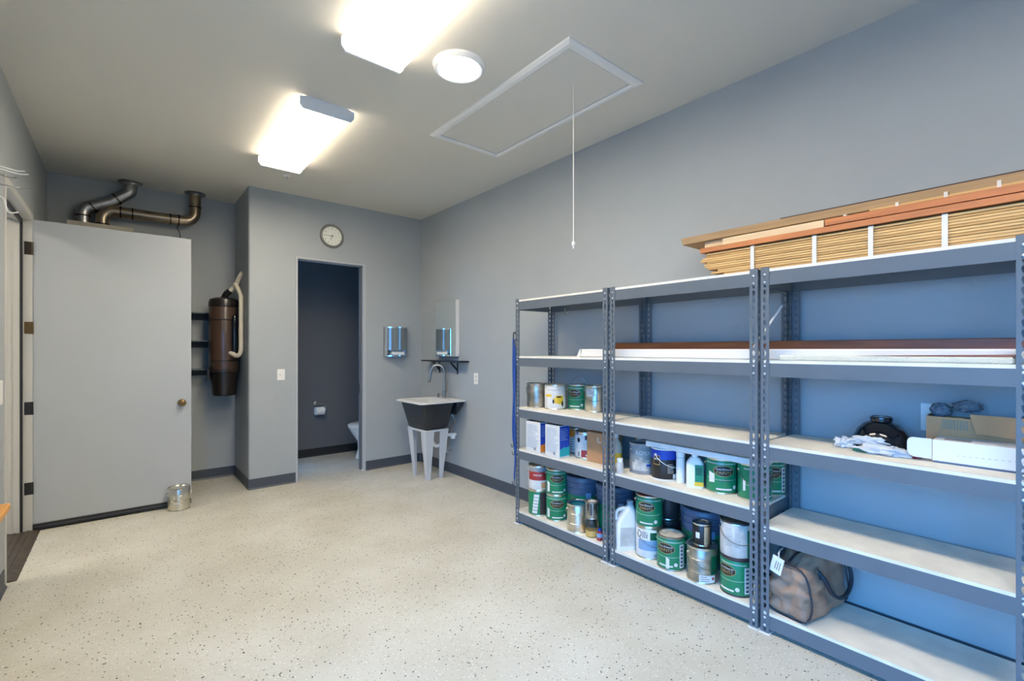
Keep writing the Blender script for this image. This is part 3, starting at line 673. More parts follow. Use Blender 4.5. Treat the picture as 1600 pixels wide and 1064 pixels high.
# ================================================================== CANS
CR, CH = .0835, .195
_mc = {}
def cached(key, fn, name, m, smooth=40):
    if key not in _mc: _mc[key] = fn().mesh(name, m, smooth)
    return _mc[key]
def can(x, y, z, label, body='tin', twist=0., R=CR, H=CH, lid='tin', lidtype='rim', handle=True, rim='tin', wires='nickel', hswing=-1, tw_handle=0., name='paint_can', group='paint cans on the shelves', cat='paint can', ribs=True):
    th = math.atan2(-x, y)+twist
    t = thing(name, label, cat, (x, y, z), th, group)
    def fb():
        pr = [(.001, .004), (R-.004, .004), (R-.0015, .010)]
        if ribs: pr += [(R-.0015, H*.30), (R-.0005, H*.305), (R-.0015, H*.31), (R-.0015, H*.66), (R-.0005, H*.665), (R-.0015, H*.67)]
        pr += [(R-.0015, H-.010), (R-.004, H-.006)]
        if lidtype == 'open': pr += [(R-.004, H-.03), (.001, H-.03)]
        else: pr += [(R-.004, H-.012), (.001, H-.012)]
        return MB().lathe(pr, 28)
    link_mesh('body', cached(('b', body, R, H, lidtype, ribs), fb, 'body', body), t)
    link_mesh('bottom_rim', cached(('br', rim, R, H), lambda: MB().lathe([(R-.006, .003), (R-.006, 0), (R, 0), (R+.0005, .006), (R-.0015, .009)], 28, cap=False), 'bottom_rim', rim), t)
    link_mesh('top_rim', cached(('tr', rim, R, H), lambda: MB().lathe([(R-.0015, H-.010), (R+.0008, H-.006), (R, H), (R-.010, H), (R-.013, H-.006), (R-.018, H-.007)], 28, cap=False), 'top_rim', rim), t)
    if lidtype != 'open':
        link_mesh('lid', cached(('l', lid, R, H), lambda: MB().lathe([(R-.016, H-.009), (R-.015, H-.003), (R-.019, H-.002), (R-.023, H-.007), (.001, H-.0065)], 28), 'lid', lid), t)
    else:
        link_mesh('paint', cached(('p', lid, R, H), lambda: MB().lathe([(.001, H-.029), (R-.0055, H-.029), (R-.0055, H-.012), (R-.0045, H-.012), (R-.0045, H-.0292)], 28), 'paint', lid), t)
    if handle:
        mb = MB()
        a = [(math.cos(tw_handle), math.sin(tw_handle)), (-math.cos(tw_handle), -math.sin(tw_handle))]
        for ax, ay in a:
            e = MB().ball(((R+.0005)*ax, (R+.0005)*ay, H*.80), .008, .008, .008, 8)
            e.build('ear', rim, t, local=True)
        fx, fy = -math.sin(tw_handle)*hswing, math.cos(tw_handle)*hswing
        n = 14; pts = []
        for i in range(n+1):
            q = PI*i/n; u = math.cos(q)*(R+.006); s_ = math.sin(q)
            # handle hangs on the front
            rad = (R+.006)
            ang = q
            vx_ = math.cos(ang); fy_ = math.sin(ang)
            pts.append((rad*(a[0][0]*vx_+fx*fy_), rad*(a[0][1]*vx_+fy*fy_), H*.80-.075*s_**.8))
        MB().tube(pts, .0019, 6).build('handle', wires, t, local=True)
    return t
def wrapd(t, name, m, fn, parent=None, label=None):
    mb = MB(); fn(mb); o = mb.build(name, m, parent or t, local=True, smooth=60)
    if label: o['label'] = label
    return o
def green_label(t, R=CR, H=CH, em=0., name2='SUPREMA', chart=None, tag_white=None, sz=1.):
    Rl = R-.0008
    lab = wrapd(t, 'label', 'green', lambda mb: MB.lathe(mb, [(Rl-.0004, H*.055), (Rl, H*.06), (Rl, H*.93), (Rl-.0004, H*.935)], 40))
    # lathe closes its ends: the label is a sleeve around the body
    wrapd(t, 'emblem_edge', 'gold', lambda mb: w_oval(mb, Rl+.0005, em, H*.66, .056*sz, .031*sz), lab)
    wrapd(t, 'emblem', 'label_black', lambda mb: w_oval(mb, Rl+.0009, em, H*.66, .053*sz, .028*sz), lab)
    wrapd(t, 'brand_lettering', 'label_white', lambda mb: w_text(mb, Rl+.0013, 'Dunn-Edwards', .0165*sz, em, H*.71, .88), lab)
    wrapd(t, 'paints_lettering', 'gold', lambda mb: w_text(mb, Rl+.0013, 'PAINTS', .0235*sz, em, H*.605, 1.05), lab)
    wrapd(t, 'label_strip', 'label_white', lambda mb: w_rect(mb, Rl+.0005, em-.040, em+.045, H*.12, H*.165), lab)
    for zz in (.85, .87): wrapd(t, 'label_line', 'label_white', lambda mb: w_rect(mb, Rl+.0005, em-.11, em+.11, H*zz, H*zz+.0016), lab)
    def curve(mb):
        f_ = lambda u: H*.40+.6*((u-em)**2)
        for i in range(10):
            u0 = em-.10+.02*i; w_rect(mb, Rl+.0005, u0, u0+.02, f_(u0), f_(u0)+.0016, f_(u0+.02), f_(u0+.02)+.0016)
    wrapd(t, 'label_curve', 'label_white', curve, lab)
    wrapd(t, 'seal', 'label_white', lambda mb: w_oval(mb, Rl+.0005, em+.062, H*.20, .011, .011, 10), lab)
    if name2: wrapd(t, 'product_lettering', 'ink', lambda mb: w_text(mb, Rl+.0009, name2, .014, em+.005, H*.37, 1.1), lab)
    if chart:
        wrapd(t, 'chart_panel', 'label_white', lambda mb: w_rect(mb, Rl+.0010, em+chart, em+chart+.032, H*.10, H*.80), lab)
        def icons(mb):
            for i in range(6): w_oval(mb, Rl+.0014, em+chart+.016, H*(.17+.11*i), .0105, .006, 6); w_rect(mb, Rl+.0014, em+chart+.004, em+chart+.028, H*(.215+.11*i), H*(.225+.11*i))
        wrapd(t, 'chart_print', 'ink', icons, lab)
    if tag_white: wrapd(t, 'paper_sticker', 'label_white', lambda mb: w_rect(mb, Rl+.0012, em+tag_white[0], em+tag_white[1], H*tag_white[2], H*tag_white[3], H*(tag_white[2]+.02), H*(tag_white[3]-.06)), lab)
    return lab
def sleeve(t, m, z0, z1, R=CR, H=CH, name='label'):
    Rl = R-.0008
    return wrapd(t, name, m, lambda mb: MB.lathe(mb, [(Rl-.0004, H*z0), (Rl, H*z0+.001), (Rl, H*z1-.001), (Rl-.0004, H*z1)], 40))
RL = CR-.0008
z3, z4, z5 = .94, .605, .105
# --- first unit, third board
t = can(2.61, 2.826, z3, 'bare dull tin paint can, leftmost on the board above the solvent tins', 'tin_dull', lid='tin_dull', rim='tin_dull')
t = can(2.635, 2.64, z3, 'paint can with a yellow car picture on a white label', 'tin', handle=True, tw_handle=.3, hswing=1)
l = sleeve(t, 'label_white', .06, .93)
wrapd(t, 'name_strip', 'label_grey', lambda mb: w_text(mb, RL+.0006, 'RUST-OLEUM', .019, -.02, CH*.78, .9), l)
wrapd(t, 'band', 'label_yellow', lambda mb: w_rect(mb, RL+.0005, -.09, -.03, CH*.52, CH*.60, CH*.50, CH*.62), l)
def car(mb):
    w_rect(mb, RL+.0009, -.018, .07, CH*.27, CH*.46, CH*.20, CH*.47); w_rect(mb, RL+.0009, .002, .07, CH*.46, CH*.57, CH*.47, CH*.56)
wrapd(t, 'car_picture', 'label_yellow', car, l)
def wheels(mb): w_oval(mb, RL+.0013, -.014, CH*.33, .008, .017, 10); w_oval(mb, RL+.0013, .062, CH*.24, .010, .022, 10); w_rect(mb, RL+.0013, .012, .05, CH*.48, CH*.54)
wrapd(t, 'wheel_print', 'label_black', wheels, l)
t = can(2.765, 2.512, z3, 'green paint can between the yellow car can and the silver can', 'green', hswing=1, tw_handle=.2)
green_label(t, em=-.035, name2=None)
MB().tube(smoothpath([(-.07, .03, CH*.8), (-.05, .02, CH*1.12), (0, .01, CH*1.30), (.04, .0, CH*1.22), (.06, -.0, CH*1.0)]), .002, 6).build('raised_handle', 'nickel', t, local=True)
t = can(2.762, 2.335, z3, 'silver paint can with small white sticker, beside the front post', 'tin', tw_handle=-.2)
wrapd(t, 'sticker', 'label_white', lambda mb: w_rect(mb, RL+.0006, -.075, -.004, CH*.60, CH*.90))
wrapd(t, 'sticker_print', 'ink', lambda mb: w_lines(mb, RL+.0010, -.068, -.012, CH*.86, 3, .014, .003))
# --- first unit, fourth board: solvent tins
def ftin(x0, x1, y0, y1, z0, z1, label, side, rz=0.):
    t = thing('solvent_tin', label, 'tin', ((x0+x1)/2, (y0+y1)/2, z0), rz, 'rectangular solvent tins')
    hx, hy, H = (x1-x0)/2, (y1-y0)/2, z1-z0
    MB().box(-hx, hx, -hy, hy, 0, H, .003).build('body', 'label_white', t, local=True)
    MB().box(-hx+.004, hx-.004, -hy+.004, hy-.004, H, H+.004).build('top_panel', 'black', t, local=True)
    MB().lathe([(.019, 0), (.019, .018), (.016, .022), (.001, .022)], 16, (0, -hy+.04, H+.003)).build('cap', 'grey_plastic', t, local=True)
    MB().tube(arc((0, .03, H), .032, 0, PI, 8, 'yz'), .004, 6).build('handle', 'nickel', t, local=True)
    MB().add([(-hx+.001, -hy-.0006, .012), (hx-.001, -hy-.0006, .012), (hx-.001, -hy-.0006, H-.006), (-hx+.001, -hy-.0006, H-.006)], [(0, 1, 2, 3)]).build('side_label', 'label_blue', t, local=True, smooth=0)
    if side == 'orange':
        MB().add([(-hx+.001, -hy-.0010, .012), (hx-.001, -hy-.0010, .012), (hx-.001, -hy-.0010, .085), (-hx+.001, -hy-.0010, .065)], [(0, 1, 2, 3)]).build('accent', 'label_orange', t, local=True, smooth=0)
    else:
        MB().add([(-hx+.001, -hy-.0010, .012), (hx-.001, -hy-.0010, .012), (hx-.001, -hy-.0010, .083), (.015, -hy-.0010, .070), (0, -hy-.0010, .080), (-hx+.001, -hy-.0010, .062)], [(0, 1, 2, 3, 4, 5)]).build('accent', 'label_teal', t, local=True, smooth=0)
    pr = MB(); rg = random.Random(3)
    for i in range(16):
        zz = H-.03-i*.0115; f_rect(pr, (-hx-.0006, 0, zz), (0, -1, 0), (0, 0, 1), -hy+.012, hy*rg.uniform(.3, .85), 0, .0035)
    pr.build('front_print', 'label_ltblue', t, local=True, smooth=0)
    pr = MB()
    for i in range(7): f_rect(pr, (0, -hy-.0012, H-.03-i*.013), (1, 0, 0), (0, 0, 1), -hx+.012, hx*rg.uniform(.2, .8), 0, .004)
    pr.build('side_print', 'label_ltblue', t, local=True, smooth=0)
    pr = MB(); f_rect(pr, (-hx-.0008, 0, .02), (0, -1, 0), (0, 0, 1), .01, .035, 0, .022); pr.build('bar_code', 'ink_light', t, local=True, smooth=0)
ftin(2.462, 2.567, 2.628, 2.795, z4, z4+.240, 'white and blue rectangular solvent tin with an orange corner', 'orange')
ftin(2.466, 2.571, 2.425, 2.580, z4, z4+.240, 'white and blue rectangular solvent tin with a teal corner', 'teal')
t = can(2.745, 2.50, z4, 'orange and white can squeezed behind the teal solvent tin', 'tin', handle=False)
sleeve(t, 'label_white', .06, .66); sleeve(t, 'label_orange', .66, .9)
wrapd(t, 'print', 'ink_light', lambda mb: [w_lines(mb, RL+.0008, -.06+.045*k, -.025+.045*k, CH*.6, 5, .02, .008, k) for k in range(4)])
t = can(2.665, 2.345, z4, 'white and red paint can beside the small brown carton', 'tin', hswing=1)
l = sleeve(t, 'label_white', .06, .90)
wrapd(t, 'red_panel', 'label_red', lambda mb: w_rect(mb, RL+.0006, -.035, .085, CH*.07, CH*.33), l)
wrapd(t, 'brown_panel', 'label_brown', lambda mb: w_rect(mb, RL+.0006, -.008, .085, CH*.72, CH*.89), l)
wrapd(t, 'badge', 'label_black', lambda mb: w_oval(mb, RL+.0006, -.058, CH*.70, .013, .018), l)
wrapd(t, 'letter', 'label_red', lambda mb: w_text(mb, RL+.0008, 'A', .060, .050, CH*.52), l)
wrapd(t, 'lettering', 'label_white', lambda mb: w_rect(mb, RL+.0010, -.002, .05, CH*.11, CH*.17), l)
wrapd(t, 'bar_code', 'ink', lambda mb: [w_rect(mb, RL+.0008, -.066+.004*k, -.064+.004*k, CH*.10, CH*.26) for k in range(5)], l)
t = thing('carton', 'plain brown cardboard carton standing next to the front post', 'box', (2.68, 2.185, z4))
MB().box(2.572, 2.75, 2.075, 2.255, z4, z4+.215, .002).build('carton_body', 'cardboard', t)
MB().box(2.5712, 2.572, 2.150, 2.155, z4+.15, z4+.185).box(2.5712, 2.572, 2.120, 2.155, z4+.148, z4+.153).build('handle_slot', 'white_card', t)
# --- first unit, bottom board
t = can(2.552, 2.742, z5, 'brown and green can, lower of the leftmost stack on the floor board', 'label_brown', handle=False)
l = sleeve(t, 'green', .05, .94)
wrapd(t, 'brown_panel', 'label_brown', lambda mb: w_rect(mb, RL+.0006, .01, .12, CH*.06, CH*.93), l)
wrapd(t, 'white_panel', 'label_white', lambda mb: [w_rect(mb, RL+.0008, -.055+.003*k, -.012+.003*k, CH*(.10+.13*k), CH*(.21+.13*k)) for k in range(6)], l)
t = can(2.555, 2.744, z5+CH, 'red and white can, upper of the leftmost stack on the floor board', 'tin', hswing=1)
l = sleeve(t, 'label_white', .06, .93)
wrapd(t, 'red_panel', 'label_red', lambda mb: w_rect(mb, RL+.0006, -.10, .10, CH*.42, CH*.76), l)
wrapd(t, 'lettering', 'label_white', lambda mb: w_text(mb, RL+.0010, 'PRIMER', .022, -.01, CH*.62), l)
wrapd(t, 'dark_band', 'label_grey', lambda mb: w_rect(mb, RL+.0006, -.10, .10, CH*.76, CH*.92), l)
wrapd(t, 'picture', 'cardboard', lambda mb: w_rect(mb, RL+.0006, .02, .085, CH*.10, CH*.34), l)
t = can(2.580, 2.568, z5, 'green paint can, lower of the pair beside the open silver can', 'green', handle=False); green_label(t, em=.004, name2=None, tag_white=(-.088, -.062, .12, .50))
t = can(2.578, 2.566, z5+CH, 'green paint can, upper of the pair beside the open silver can', 'green', hswing=1); green_label(t, em=.004, name2=None, tag_white=(-.088, -.062, .12, .55))
t = can(2.540, 2.308, z5, 'shiny silver can with teal paint inside on the floor board', 'tin', lid='teal_paint', lidtype='open', tw_handle=.3, hswing=1)
def bucket(x, y, z, label, R=.138, H=.345):
    t = thing('pail', label, 'pail', (x, y, z), math.atan2(-x, y), 'blue lidded pails')
    MB().lathe([(.001, 0), (R*.86, 0), (R*.88, .004), (R*.95, H*.72), (R*.99, H*.73), (R*.99, H*.76), (R*.955, H*.77), (R*.965, H*.84), (R, H*.85), (R, H*.88), (R*.97, H*.885), (R*.975, H*.93)], 32).build('shell', 'bucket_blue', t, local=True)
    MB().lathe([(R, H*.90), (R+.003, H*.905), (R+.003, H*.97), (R-.004, H), (R-.012, H), (R-.016, H*.965), (.001, H*.965)], 32).build('lid', 'bucket_blue', t, local=True)
    l = MB().lathe([(R*.90, H*.10), (R*.953, H*.62)], 32); l.f = l.f[:32]; l.build('label', 'green', t, local=True)
    q = MB(); w_rect(q, R*.962, .02, .06, H*.55, H*.68); q.build('sticker', 'label_ltblue', t, local=True)
    w_ = MB(); pts = [((R+.006)*math.cos(PI*i/14), -(R+.006)*math.sin(PI*i/14), H*.80-.10*math.sin(PI*i/14)) for i in range(15)]
    w_.tube(pts, .0024, 6).build('handle', 'nickel', t, local=True)
bucket(2.725, 2.425, z5, 'blue lidded pail with green label behind the open silver can')
bucket(2.722, 2.118, z5, 'blue lidded pail straddling behind the double posts')
t = thing('glass_jar', 'clear glass jar with amber contents at the front of the floor board', 'jar', (2.522, 2.163, z5))
MB().lathe([(.001, .001), (.042, .001), (.045, .006), (.045, .105), (.040, .115), (.040, .125)], 24, (2.522, 2.163, z5)).build('glass', 'glass', t)
MB().lathe([(.001, .003), (.0455, .006), (.0456, .045), (.0455, .046)], 24, (2.522, 2.163, z5)).build('amber_label', 'amber', t)
t = can(2.524, 2.165, z5+.1255, 'small rusty tin can standing on the glass jar', 'tin_dull', R=.047, H=.118, lid='wet_paint', rim='tin_dull', handle=False)
wrapd(t, 'paint_drip', 'label_brown', lambda mb: [w_rect(mb, .0470, u, u+.012, .118*b_, .108) for u, b_ in ((-.035, .5), (-.012, .25), (.012, .6), (.03, .35))])
t = thing('small_bottle', 'tiny red and blue bottle half behind the front post', 'bottle', (2.505, 2.080, z5))
MB().lathe([(.001, 0), (.020, .001), (.020, .055), (.008, .062)], 16, (2.505, 2.080, z5)).build('body', 'label_red', t)
MB().cyl((2.505, 2.080, z5), .0206, .022, .05, 16).build('label', 'label_ltblue', t)
MB().cyl((2.505, 2.080, z5), .010, .0622, .080, 12).build('cap', 'label_blue', t)

# --- second unit, fourth board
t = thing('spray_bottle', 'pale yellow plastic bottle behind the double posts', 'bottle', (2.60, 2.01, z4))
MB().lathe([(.001, 0), (.036, .001), (.038, .01), (.038, .13), (.030, .165), (.014, .185), (.013, .20)], 20, (2.60, 2.01, z4)).build('body', 'cream_plastic', t)
MB().cyl((2.60, 2.01, z4), .0386, .03, .10, 20).build('label', 'label_yellow', t)
MB().cyl((2.60, 2.01, z4), .016, .2002, .228, 14).build('cap', 'white_plastic', t)
t = thing('small_bottle', 'small white bottle at the front beside the double posts', 'bottle', (2.488, 1.897, z4))
MB().lathe([(.001, 0), (.022, .001), (.0235, .006), (.0235, .066), (.018, .074)], 18, (2.488, 1.897, z4)).build('body', 'label_dirty', t)
MB().lathe([(.019, .0745), (.019, .096), (.001, .097)], 18, (2.488, 1.897, z4)).build('cap', 'white_plastic', t)
t = thing('grey_tin', 'grey oblong tin behind the small white bottle', 'tin', (2.72, 1.905, z4))
MB().box(2.675, 2.765, 1.86, 1.95, z4, z4+.145, .006).build('body', 'grey_plastic', t)
MB().box(2.6735, 2.675, 1.875, 1.935, z4+.025, z4+.115, .001).build('front_panel', 'label_ltblue', t)
t = can(2.72, 1.905, z4+.1455, 'little tin can standing on the grey oblong tin', 'tin_dull', R=.036, H=.055, lid='tin', handle=False, ribs=False)
t = can(2.628, 1.822, z4, 'dusty grey paint can lettered ROY', 'dusty', lid='dusty', rim='dusty', wires='dusty', tw_handle=.5, hswing=-1)
wrapd(t, 'lettering', 'label_white', lambda mb: w_text(mb, CR+.0003, 'ROYAL', .036, .012, CH*.70, 1.))
wrapd(t, 'paint_drips', 'wet_paint', lambda mb: [w_rect(mb, CR+.0003, -.07+.022*k, -.046+.022*k, CH*.12, CH*(.40+.08*((k*7) % 3))) for k in range(5)])
wrapd(t, 'sticker', 'label_blue', lambda mb: w_rect(mb, CR+.0006, .025, .07, CH*.27, CH*.34))
t = can(2.612, 1.648, z4, 'blue and black paint can with white base rim', 'label_black', rim='label_white', tw_handle=.9, wires='white_plastic')
l = sleeve(t, 'label_black', .06, .95)
wrapd(t, 'blue_band', 'label_blue', lambda mb: w_rect(mb, RL+.0006, -.125, .125, CH*.66, CH*.945), l)
wrapd(t, 'badge', 'gold', lambda mb: w_rect(mb, RL+.0010, -.072, -.028, CH*.48, CH*.78), l)
wrapd(t, 'badge_black', 'label_black', lambda mb: w_rect(mb, RL+.0013, -.069, -.031, CH*.50, CH*.76), l)
wrapd(t, 'badge_lettering', 'label_white', lambda mb: w_text(mb, RL+.0017, 'BEHR', .018, -.05, CH*.66, .85), l)
wrapd(t, 'text_lines', 'label_dirty', lambda mb: w_lines(mb, RL+.0010, .018, .068, CH*.52, 6, .010, .0028), l)
wrapd(t, 'bar_code', 'label_white', lambda mb: w_rect(mb, RL+.0010, .052, .085, CH*.07, CH*.21), l)
t = thing('caulk_bottle', 'slim white cylinder bottle beside the blue and black can', 'bottle', (2.594, 1.527, z4))
MB().lathe([(.001, 0), (.026, .001), (.026, .148), (.020, .156)], 18, (2.594, 1.527, z4)).build('body', 'white_plastic', t)
MB().lathe([(.0265, .1562), (.0265, .186), (.022, .190), (.001, .190)], 18, (2.594, 1.527, z4)).build('cap', 'white_plastic', t)
MB().cyl((2.594, 1.527, z4), .0264, .03, .12, 18).build('label', 'white_card', t)
rz = math.atan2(-2.575, 1.425)
t = thing('cleaner_bottle', 'white cleaner bottle with green and yellow side label', 'bottle', (2.575, 1.425, z4), rz)
loft([L3(rrect(-.047, .047, -.028, .028, .02), 0), L3(rrect(-.048, .048, -.029, .029, .02), .008), L3(rrect(-.048, .048, -.029, .029, .02), .14), L3(rrect(-.028, .028, -.022, .022, .018), .17), L3(rrect(-.016, .016, -.016, .016, .0155), .176)]).build('body', 'white_plastic', t, local=True)
MB().lathe([(.018, .1762), (.018, .198), (.015, .201), (.001, .201)], 16).build('cap', 'white_plastic', t, local=True)
MB().box(.0, .046, -.0302, -.0292, .02, .135).build('label', 'green', t, local=True)
MB().box(-.002, .047, -.0304, -.0294, .012, .036).build('label_band', 'label_yellow', t, local=True)
MB().box(.006, .040, -.0308, -.0303, .075, .12).build('label_print', 'green_dark', t, local=True)
t = can(2.625, 1.290, z4, 'green paint can lettered SUPREMA in the middle of the shelf', 'green', hswing=1); green_label(t, em=.012, tag_white=(-.085, -.050, .30, .62))
t = can(2.797, 1.275, z4, 'dark can hidden between two green cans under the white slab', 'label_brown', handle=False)
t = can(2.632, 1.112, z4, 'green paint can right behind the double posts, hanging wire handle', 'green', tw_handle=.4); green_label(t, em=.055, name2=None, tag_white=(-.115, -.10, .25, .6))
t = can(2.802, 1.106, z4, 'green paint can in the back corner, seen through the nearest unit', 'green_dark', handle=False); green_label(t, em=.02, name2=None, chart=.05)
o = tag(MB().box(2.535, 2.80, 1.035, 1.735, z4+CH+.0005, z4+CH+.034, .003).build('foam_slab', 'foam'), 'long dirty white slab lying across the can tops', 'slab')
# --- second unit, bottom board
t = thing('jug', 'white plastic jug with moulded handle on the floor board', 'jug', (2.535, 1.893, z5), math.atan2(-2.535, 1.893)+.35)
loft([L3(rrect(-.064, .064, -.046, .046, .02), 0), L3(rrect(-.066, .066, -.048, .048, .022), .01), L3(rrect(-.066, .066, -.048, .048, .022), .17), L3(rrect(-.050, .066, -.046, .046, .022), .20), L3(rrect(-.006, .066, -.036, .036, .022), .255), L3(rrect(.014, .058, -.022, .022, .02), .280), L3(rrect(.018, .054, -.018, .018, .0175), .285)]).build('body', 'white_plastic', t, local=True)
MB().lathe([(.021, 0), (.021, .022), (.018, .026), (.001, .026)], 16, (.036, 0, .2852)).build('cap', 'grey_plastic', t, local=True)
MB().tube(smoothpath([(.0, 0, .262), (-.045, 0, .252), (-.060, 0, .225), (-.058, 0, .19)]), .011, 10).build('handle', 'white_plastic', t, local=True)
MB().box(-.048, .048, -.0492, -.0482, .03, .15).build('label', 'label_dirty', t, local=True)
t = can(2.572, 1.732, z5, 'white and light blue paint can under a green one', 'tin', tw_handle=.6, rim='tin')
l = sleeve(t, 'label_white', .06, .94)
wrapd(t, 'blue_panel', 'label_ltblue', lambda mb: w_rect(mb, RL+.0006, -.075, .05, CH*.28, CH*.60), l)
wrapd(t, 'lettering', 'ink', lambda mb: w_text(mb, RL+.0008, 'Olli', .062, -.050, CH*.76, .9), l)
wrapd(t, 'dark_patch', 'green_dark', lambda mb: w_rect(mb, RL+.0007, .005, .06, CH*.62, CH*.86), l)
wrapd(t, 'bar_code', 'ink', lambda mb: [w_rect(mb, RL+.0008, .028+.004*k, .030+.004*k, CH*.08, CH*.18) for k in range(6)], l)
t = can(2.574, 1.734, z5+CH, 'green paint can with pinkish lid stacked on the white and blue can', 'green', hswing=1, lid='label_red'); green_label(t, em=-.022, name2=None)
t = can(2.785, 1.735, z5, 'dark purple can, lower of a hidden stack against the wall', 'label_brown', handle=False, group='dark cans at the back')
t = can(2.783, 1.733, z5+CH, 'dark purple can, upper of a hidden stack against the wall', 'label_brown', handle=False, group='dark cans at the back')
t = can(2.543, 1.560, z5, 'green paint can with dusty dripped lid in front of the pail', 'green', lid='wet_paint', tw_handle=-.2, hswing=1, rim='tin_dull'); green_label(t, em=-.035, name2=None, chart=.085, tag_white=(.005, .025, .06, .42))
bucket(2.742, 1.455, z5, 'blue lidded pail at the back behind the small black tin')
t = can(2.540, 1.362, z5, 'pale olive tin can under the small black tin', 'tin_dull', rim='tin', tw_handle=.5)
l = wrapd(t, 'sticker', 'label_white', lambda mb: w_rect(mb, RL+.0010, -.015, .075, CH*.05, CH*.26))
wrapd(t, 'sticker_print', 'label_red', lambda mb: w_oval(mb, RL+.0014, .062, CH*.17, .008, .008), l)
wrapd(t, 'sticker_lettering', 'ink', lambda mb: w_lines(mb, RL+.0014, -.008, .045, CH*.22, 3, .011, .003), l)
wrapd(t, 'green_panel', 'green_dark', lambda mb: w_rect(mb, RL+.0006, .05, .12, CH*.28, CH*.80), t)
t = can(2.542, 1.364, z5+CH, 'small black and silver tin standing on the olive can', 'label_black', R=.052, H=.125, rim='chrome', lid='chrome', handle=False, ribs=False)
wrapd(t, 'silver_panel', 'tin', lambda mb: w_rect(mb, .0522, .012, .055, .012, .112))
wrapd(t, 'badge', 'label_white', lambda mb: w_rect(mb, .0524, -.035, -.012, .045, .078))
t = can(2.556, 1.172, z5, 'green paint can under the white labelled can by the double posts', 'green', handle=False, rim='label_brown'); green_label(t, em=-.060, name2=None, chart=.098)
t = can(2.558, 1.174, z5+CH, 'white labelled paint can stacked on the green can by the double posts', 'tin', rim='label_brown', tw_handle=.3, lid='tin_dull')
l = sleeve(t, 'label_dirty', .06, .93)
wrapd(t, 'text_lines', 'ink_light', lambda mb: [w_lines(mb, RL+.0007, -.055+.045*k, -.02+.045*k, CH*.82, 12, .0085, .0022, 5+k) for k in range(2)], l)
wrapd(t, 'green_strip', 'green', lambda mb: w_rect(mb, RL+.0006, .055, .075, CH*.07, CH*.80), l)
t = can(2.545, 1.052, z5, 'small beige tin tucked against the double posts', 'label_dirty', R=.027, H=.11, lid='wet_paint', handle=False, ribs=False)
wrapd(t, 'sticker', 'label_yellow', lambda mb: w_rect(mb, .0272, -.02, .01, .07, .09))

# --- can by the door
t = can(.372, 5.07, 0, 'silver paint can on the floor holding the open door', 'tin', lid='tin', group=None, rim='tin_dull', tw_handle=.2)
wrapd(t, 'marks', 'ink_light', lambda mb: [w_rect(mb, CR+.0003, -.04+.02*k, -.025+.02*k, CH*.48, CH*.49) for k in range(4)])

# ================================================================== LONG ITEMS ON THE SECOND BOARD
z2 = 1.355
tag(MB().prism([(2.30, z2), (2.33, z2), (2.30, z2+.055), (2.275, z2+.057)], 2.545, 2.60, 'x').box(2.545, 2.80, .10, 2.30, z2, z2+.057, .008).build('foam_panel', 'foam'), 'long white foam sheet lying across all three units', 'foam')
tag(MB().box(2.812, 2.834, .10, 2.19, z2, z2+.103, .003).build('wood_moulding', 'wood_brown'), 'long dark brown wood strip standing behind the white foam', 'wood')
t = thing('perforated_mat', 'cream perforated mat roll in front of the foam, nearest unit', 'mat', (2.51, .45, z2))
MB().box(2.47, 2.555, .14, .93, z2, z2+.026, .006).build('mat', 'foam_cream', t)
tag(MB().prism([(.14, z2+.027), (.62, z2+.027), (.14, z2+.036)], 2.49, 2.55, 'x').build('wood_wedge', 'wood_brown'), 'thin brown wooden wedge on the perforated mat', 'wood')

# ================================================================== THIRD UNIT ITEMS
t = thing('bowl_shade', 'glossy black dome shade upside down on the shelf', 'shade', (2.765, .588, z3))
MB().lathe([(.120, 0), (.119, .008), (.111, .050), (.093, .090), (.070, .117), (.042, .130), (.042, .150), (.038, .152), (.038, .135)], 36, (2.765, .588, z3)).build('dome', 'black_gloss', t)
MB().lathe([(.0435, .134), (.0445, .138), (.0445, .146), (.0435, .150)], 36, (2.765, .588, z3)).build('collar', 'black_gloss', t)
def blob(c, r, amp, fr, seed, sub=4, flat=None):
    bm = bmesh.new(); bmesh.ops.create_icosphere(bm, subdivisions=sub, radius=1)
    for v in bm.verts:
        p = v.co.copy(); n = noise.noise(p*fr+Vector((seed, seed*2, 0)))+.6*abs(noise.noise(p*fr*2.3+Vector((0, seed, seed))))
        p *= 1+amp*n; q = Vector((p.x*r[0]+c[0], p.y*r[1]+c[1], p.z*r[2]+c[2]))
        if flat is not None: q.z = max(q.z, flat+.0008)
        v.co = q
    mb = MB(); bm.verts.index_update(); mb.add([v.co[:] for v in bm.verts], [[v.index for v in f.verts] for f in bm.faces]); bm.free(); return mb
t = thing('plastic_bag', 'crumpled white plastic bag lying against the black dome', 'bag', (2.62, .57, z3))
blob((2.60, .555, z3+.018), (.032, .085, .020), .75, 2.6, 3.1, 4, z3).build('bag_film', 'bag_plastic', t, smooth=180)
blob((2.636, .610, z3+.050), (.016, .052, .016), .8, 2.2, 7.7, 4, z3).build('bag_film', 'bag_plastic', t, smooth=180)
blob((2.655, .705, z3+.022), (.026, .030, .024), .75, 2.4, 5.2, 4, z3).build('bag_film', 'bag_plastic', t, smooth=180)
MB().box(2.575, 2.581, .60, .655, z3+.004, z3+.016, .002).build('green_print', 'green_dark', t)
blob((2.625, .455, z3+.012), (.02, .03, .014), .5, 3, 1.2, 3, z3).build('red_print', 'label_red', t)
